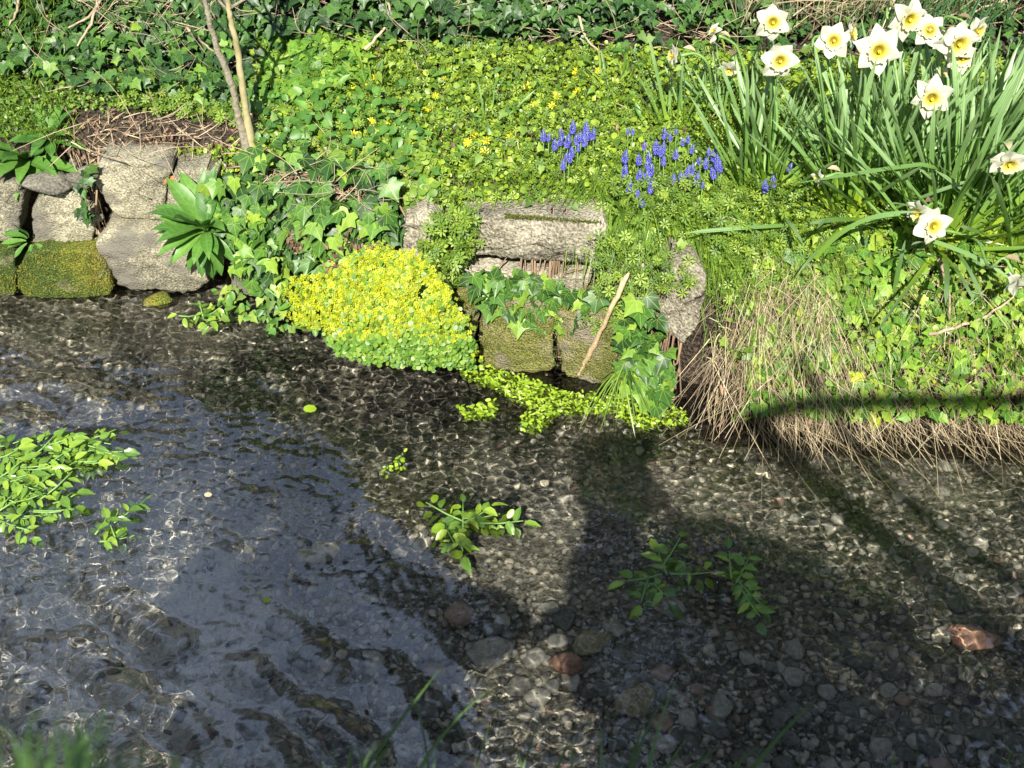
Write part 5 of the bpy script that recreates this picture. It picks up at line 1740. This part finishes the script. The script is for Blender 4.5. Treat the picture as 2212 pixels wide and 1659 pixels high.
near_blades('bright thick grass blades slanting up to the right at the lower right', [
    (tip(1560, 1760, .92), tip(1770, 1508, 1.05), .0065, -.01), (tip(1440, 1740, .95), tip(1562, 1608, 1.0), .006, -.005), (tip(1530, 1740, .95), tip(1642, 1612, 1.0), .005, -.005)])
near_blades('thin dark grass blades standing below the centre right', [
    (tip(1385, 1760, .9), tip(1465, 1462, 1.08), .0045, -.012), (tip(1350, 1740, .9), tip(1440, 1502, 1.05), .0045, -.012), (tip(1400, 1740, .9), tip(1490, 1590, 1.0), .004, 0), (tip(1295, 1740, .9), tip(1300, 1570, 1.0), .004, 0), (tip(1228, 1740, .9), tip(1240, 1595, 1.0), .004, 0), (tip(1340, 1740, .95), tip(1395, 1550, 1.0), .0035, 0)])
near_blades('crossing grass blades at the bottom centre', [
    (tip(860, 1760, .85), tip(1070, 1480, 1.02), .004, -.02), (tip(790, 1740, .85), tip(860, 1595, 1.0), .006, -.01), (tip(720, 1760, .85), tip(955, 1440, 1.0), .005, .01), (tip(930, 1740, .9), tip(890, 1500, 1.0), .003, .01), (tip(1150, 1760, .9), tip(1105, 1590, .98), .0035, .0), (tip(1010, 1740, .9), tip(1060, 1560, 1.0), .003, 0), (tip(1180, 1740, .9), tip(1240, 1580, .98), .0035, .0), (tip(800, 1740, .85), tip(770, 1600, .95), .004, 0), (tip(1100, 1760, .9), tip(1180, 1520, 1.0), .0028, 0)])
LB = []
for _ in range(60):
    x = random.gauss(140, 110); h = random.uniform(1500, 1650) + abs(x - 200) * .25
    y_ = random.uniform(.40, .55)
    LB.append((tip(x + random.gauss(0, 30), 1860, y_ - .08), tip(x + random.gauss(0, 45), max(1440, h), y_), random.uniform(.002, .0045), random.gauss(0, .01)))
near_blades('blurred tuft of grass close to the lens in the lower left corner', LB)
LB = []
for _ in range(44):
    x = random.uniform(330, 1250) if random.random() < .75 else random.uniform(1250, 2212)
    y_ = random.uniform(.75, .95)
    LB.append((tip(x + random.gauss(0, 20), 1800, y_ - .06), tip(x + random.gauss(10, 35), random.uniform(1590, 1690), y_), random.uniform(.0015, .0032), random.gauss(0, .01)))
near_blades('scattered thin grass blades along the bottom edge', LB)
# turf of the near bank, below the frame
n = 5000
P = np.column_stack([RNG.uniform(-1.6, 1.6, n), RNG.uniform(-.6, .72, n)])
z = nb(P[:, 0], P[:, 1])[2]
k = z > .18
P = np.column_stack([P, z])[k]
ribbons('turf', P, np.array([0, .1, 1]) + RNG.normal(0, .3, (len(P), 3)), RNG.uniform(.05, .15, len(P)), .004, RNG.normal(0, .2, (len(P), 3)), M['grass'], segs=3)

# ================================================================== BEYOND THE FRAME: tall evergreen shrubs, near bank trees, evergreens added to block sky light, the two people
def crown(parent, centres, n, size, mat, T=None):
    per = n // len(centres)
    P, N = [], []
    for (c, r) in centres:
        d = unit(RNG.normal(0, 1, (per, 3)))
        rr = RNG.random(per) ** .45
        q = np.array(c) + d * rr[:, None] * np.array(r)
        P.append(q); N.append(d)
    P = np.vstack(P); N = np.vstack(N)
    return scatter('foliage', T or t_oval(.5, 6, .2, .3), P, unit(N * .6 + UP * .6 + RNG.normal(0, .5, P.shape)), RNG.normal(0, 1, P.shape) + [0, 0, -.6], RNG.uniform(size * .7, size * 1.2, len(P)), mat, parent)


M['evergreen'] = leaf_mat('evergreen_leaf', [(0.012, 0.03, 0.01), (0.02, 0.05, 0.014), (0.03, 0.07, 0.018)], rough=.5, trans=.1)
for (x, y, hgt, lb) in [(.10, 4.9, 5.8, 'tall evergreen shrub beyond the lawn, first from the left'), (1.3, 4.8, 5.8, 'tall evergreen shrub beyond the daffodils'), (2.5, 4.9, 5.6, 'tall evergreen shrub beyond the right corner')]:
    r_ = thing('evergreen_shrub', lb, 'tree', (x, y, float(G(np.array(x), np.array(y))) - .1), 'evergreen shrubs behind the hedge')
    z0 = r_.location.z
    tubes('trunk', [(poly_curve([(x, y, z0), (x + .05, y, z0 + 1), (x - .05, y + .1, hgt - .4)], 14), np.linspace(.09, .02, 14))], M['bark'], r_, 8)
    crown(r_, [((x, y, z0 + .8), (.75, .45, .7)), ((x - .2, y, z0 + 1.5), (.7, .45, .6)), ((x + .2, y + .1, z0 + 2.1), (.6, .45, .6)), ((x - .1, y, z0 + 2.8), (.62, .45, .6)), ((x + .1, y, z0 + 3.5), (.6, .42, .6)), ((x, y, hgt - .9), (.55, .4, .6)), ((x, y, hgt - .3), (.35, .3, .4))], 6600, .10, M['evergreen'])

tr = thing('leaning_tree', 'slender leaning tree on the near bank whose trunk shades the stream', 'tree', (2.25, -.8, .4))
tubes('trunk', [(poly_curve([(2.25, -.8, .35), (1.5, -.8, 1.25), (.708, -.8, 2.18), (.466, -.8, 2.47), (.23, -.8, 2.75)], 30), np.linspace(.040, .022, 30))], M['bark'], tr, 8)
tubes('limb', [(poly_curve([(1.9, -.8, .8), (1.30, -.8, 1.85), (.82, -.8, 2.25), (.50, -.8, 2.6), (.3, -.8, 2.95)], 24), np.linspace(.022, .012, 24))], M['bark'], tr, 6)
tubes('limb', [(poly_curve([(1.9, -.8, 1.2), (1.45, -.8, 1.95), (1.0, -.8, 2.3), (.70, -.8, 2.65)], 24), np.linspace(.012, .007, 24))], M['bark'], tr, 6)
tubes('limb', [(poly_curve([(.20, -.8, 2.76), (.34, -.8, 2.81), (.8, -.8, 2.825), (1.4, -.8, 2.84), (2.4, -.8, 3.0)], 24), np.linspace(.024, .014, 24))], M['bark'], tr, 7)
for (x, y, hgt, lb) in [(-3.6, -5.5, 4.6, 'added sky-blocking evergreen behind the path, first from the left'), (-1.2, -6.2, 4.4, 'added sky-blocking evergreen behind the path, second from the left'), (1.3, -6.2, 4.4, 'added sky-blocking evergreen behind the path, third from the left'), (3.8, -4.8, 4.8, 'added sky-blocking evergreen behind the path, fourth from the left'), (5.0, -1.6, 4.6, 'added sky-blocking evergreen on the near bank far to the right'), (-5.2, -2.0, 4.4, 'added sky-blocking evergreen on the near bank far to the left')]:  # unseen evergreens added to cut sky light and deepen the shade
    r_ = thing('evergreen_shrub', lb, 'tree', (x, y, .35), 'evergreens added to block the sky')
    tubes('trunk', [(poly_curve([(x, y, .3), (x + .1, y, 1.8), (x - .1, y + .1, hgt - .6)], 14), np.linspace(.12, .03, 14))], M['bark'], r_, 8)
    crown(r_, [((x, y, 1.2), (1.4, .8, 1.1)), ((x - .3, y, 2.3), (1.2, .8, .9)), ((x + .2, y, hgt - 1.1), (.9, .7, .9))], 3900, .15, M['evergreen'])
M['beech'] = leaf_mat('tree_leaf', [(0.04, 0.10, 0.02), (0.07, 0.16, 0.03)], rough=.5, trans=.3)
t2_ = thing('bushy_tree', 'leafy low tree behind the two people on the near bank', 'tree', (.9, -1.7, .4))
tubes('trunk', [(poly_curve([(.9, -1.7, .35), (.85, -1.65, 1.2), (.6, -1.5, 2.2), (.5, -1.45, 2.6)], 16), np.linspace(.05, .012, 16))], M['bark'], t2_, 8)
crown(t2_, [((.42, -1.42, 2.50), (.38, .2, .16)), ((.85, -1.42, 2.42), (.38, .2, .17)), ((.62, -1.42, 2.3), (.55, .2, .25))], 3900, .06, M['beech'])


def skinned(name, pts, edges, radii, mat, parent, sub=2):
    me = bpy.data.meshes.new(name)
    me.from_pydata([Vector(p) - parent.location for p in pts], edges, [])
    o = link(name, me, None, None, mat)
    o.parent = parent
    sk = o.modifiers.new('skin', 'SKIN')
    sk.use_smooth_shade = True
    for i, r in enumerate(radii):
        o.data.skin_vertices[0].data[i].radius = r if isinstance(r, tuple) else (r, r)
    o.data.skin_vertices[0].data[0].use_root = True
    ss = o.modifiers.new('smooth', 'SUBSURF'); ss.levels = sub; ss.render_levels = sub
    return o


def person(label, x, y, ground, head, sh_l, sh_r, arm_l, arm_r, coat, waistx):
    wide = coat
    root = thing('person', label, 'person', (x, y, ground), 'people on the near bank')
    hip = ground + .90
    nk = (head[0], head[1], head[2] - .19)
    chest = ((sh_l[0] + sh_r[0]) / 2, y, (sh_l[2] + sh_r[2]) / 2 - .06)
    pts = [(waistx, y, hip), (waistx * .6 + chest[0] * .4, y, hip + .22), chest, (nk[0] * .5 + chest[0] * .5, y + .01, nk[2] - .06), nk, (head[0], head[1] + .005, head[2] - .08), (head[0], head[1], head[2]), (head[0], head[1] - .01, head[2] + .065),
           sh_l, arm_l[0], arm_l[1], sh_r, arm_r[0], arm_r[1],
           (waistx - .10, y, hip - .06), (waistx - .11, y + .02, ground + .48), (waistx - .12, y - .02, ground + .08), (waistx - .13, y + .12, ground + .03),
           (waistx + .10, y, hip - .06), (waistx + .11, y + .02, ground + .48), (waistx + .12, y - .02, ground + .08), (waistx + .13, y + .12, ground + .03)]
    edges = [(0, 1), (1, 2), (2, 3), (3, 4), (4, 5), (5, 6), (6, 7), (2, 8), (8, 9), (9, 10), (2, 11), (11, 12), (12, 13), (0, 14), (14, 15), (15, 16), (16, 17), (0, 18), (18, 19), (19, 20), (20, 21)]
    rad = [(.15, .11), (.14, .10), (.16, .11), .07, .052, .06, (.080, .09), (.062, .072), .06, .042, .024, .06, .042, .024, .085, .052, .035, .03, .085, .052, .035, .03]
    skinned('body', pts, edges, rad, M['skin'], root)
    # coat, trousers
    cp = [(waistx, y, hip - .12), (waistx * .6 + chest[0] * .4, y, hip + .2), chest, (nk[0] * .6 + chest[0] * .4, y, nk[2] - .05), sh_l, arm_l[0], tuple(np.array(arm_l[0]) * .12 + np.array(arm_l[1]) * .88), sh_r, arm_r[0], tuple(np.array(arm_r[0]) * .12 + np.array(arm_r[1]) * .88)]
    ce = [(0, 1), (1, 2), (2, 3), (2, 4), (4, 5), (5, 6), (2, 7), (7, 8), (8, 9)]
    cr = [wide, wide * .95, wide * .78, .085, .095, .085, .055, .095, .085, .055]
    skinned('coat', cp, ce, cr, M['coat'], root)
    tp = [(waistx, y, hip), pts[14], pts[15], (pts[16][0], pts[16][1], ground + .1), pts[18], pts[19], (pts[20][0], pts[20][1], ground + .1)]
    skinned('trousers', tp, [(0, 1), (1, 2), (2, 3), (0, 4), (4, 5), (5, 6)], [(.16, .12), .10, .07, .055, .10, .07, .055], M['trousers'], root)
    # hair, nose, ears, eyes
    hm = pebble(3, 3, 1.0); hm.name = 'hair'
    link('hair', hm, root, Matrix.Translation((head[0], head[1] - .025, head[2] + .03)) @ Matrix.Diagonal((.19, .22, .22, 1)), M['hair'])
    for s in (-1, 1):
        e = pebble(1, 1, 1.0)
        link('ear', e, root, Matrix.Translation((head[0] + s * .078, head[1], head[2] - .01)) @ Matrix.Diagonal((.015, .035, .055, 1)), M['skin'])
        e = pebble(1, 2, 1.0)
        link('eye', e, root, Matrix.Translation((head[0] + s * .03, head[1] + .078, head[2] + .005)) @ Matrix.Diagonal((.024, .02, .018, 1)), M['phone'])
        sh = pts[17] if s < 0 else pts[21]
        e = pebble(1, 2, 1.0)
        link('shoe', e, root, Matrix.Translation((sh[0], sh[1] - .05, ground + .045)) @ Matrix.Diagonal((.10, .28, .10, 1)), M['phone'])
        # hand: palm and fingers
        w = np.array(arm_l[1] if s < 0 else arm_r[1]); el = np.array(arm_l[0] if s < 0 else arm_r[0])
        d = unit((w - el)[None])[0]; si = unit(np.cross(d, [0, 1, .1])[None])[0]
        cur = []
        for f, (o_, l_) in enumerate([(-.03, .062), (-.01, .074), (.012, .078), (.032, .068)]):
            a = w + d * .07 + si * o_; b_ = a + d * l_ * .55 + np.array([0, .012, 0]); c_ = b_ + d * l_ * .35 + np.array([0, .03, -.004])
            cur.append((np.array([w + d * .02 + si * o_ * .6, a, b_, c_]), [.014, .010, .008, .006]))
        cur.append((np.array([w + si * -.02 * 1, w + d * .03 - si * .05, w + d * .055 - si * .055 + [0, .02, 0]]), [.013, .011, .008]))
        tubes('hand', cur, M['skin'], root, 7)
    return root


person('photographer in a dark coat holding a phone up with both hands', .2, -.30, .42, (-.01, -.27, 2.09), (.04, -.30, 1.80), (.29, -.30, 1.89), ((-.03, -.28, 1.62), (-.045, -.13, 1.90)), ((.56, -.28, 1.70), (.10, -.13, 1.90)), .28, .24)
person('companion in a dark coat standing to the left of the photographer, one arm out', -.58, -.30, .42, (-.66, -.27, 2.09), (-.74, -.30, 1.82), (-.47, -.30, 1.84), ((-.86, -.28, 1.66), (-.80, -.24, 1.95)), ((-.33, -.26, 1.74), (-.15, -.2, 1.70)), .33, -.47)
ph = bpy.data.meshes.new('phone'); bm = bmesh.new(); bmesh.ops.create_cube(bm, size=1); bmesh.ops.bevel(bm, geom=bm.edges[:], offset=.08, segments=2, affect='EDGES'); bm.to_mesh(ph); bm.free()
o = link('phone', ph, None, None, M['phone']); o.location = (0.02, -.045, 2.0); o.scale = (.15, .008, .072); o.rotation_euler = (-PITCH * .5, 0, 0)
tag(o, 'black phone held up by the photographer', 'phone')
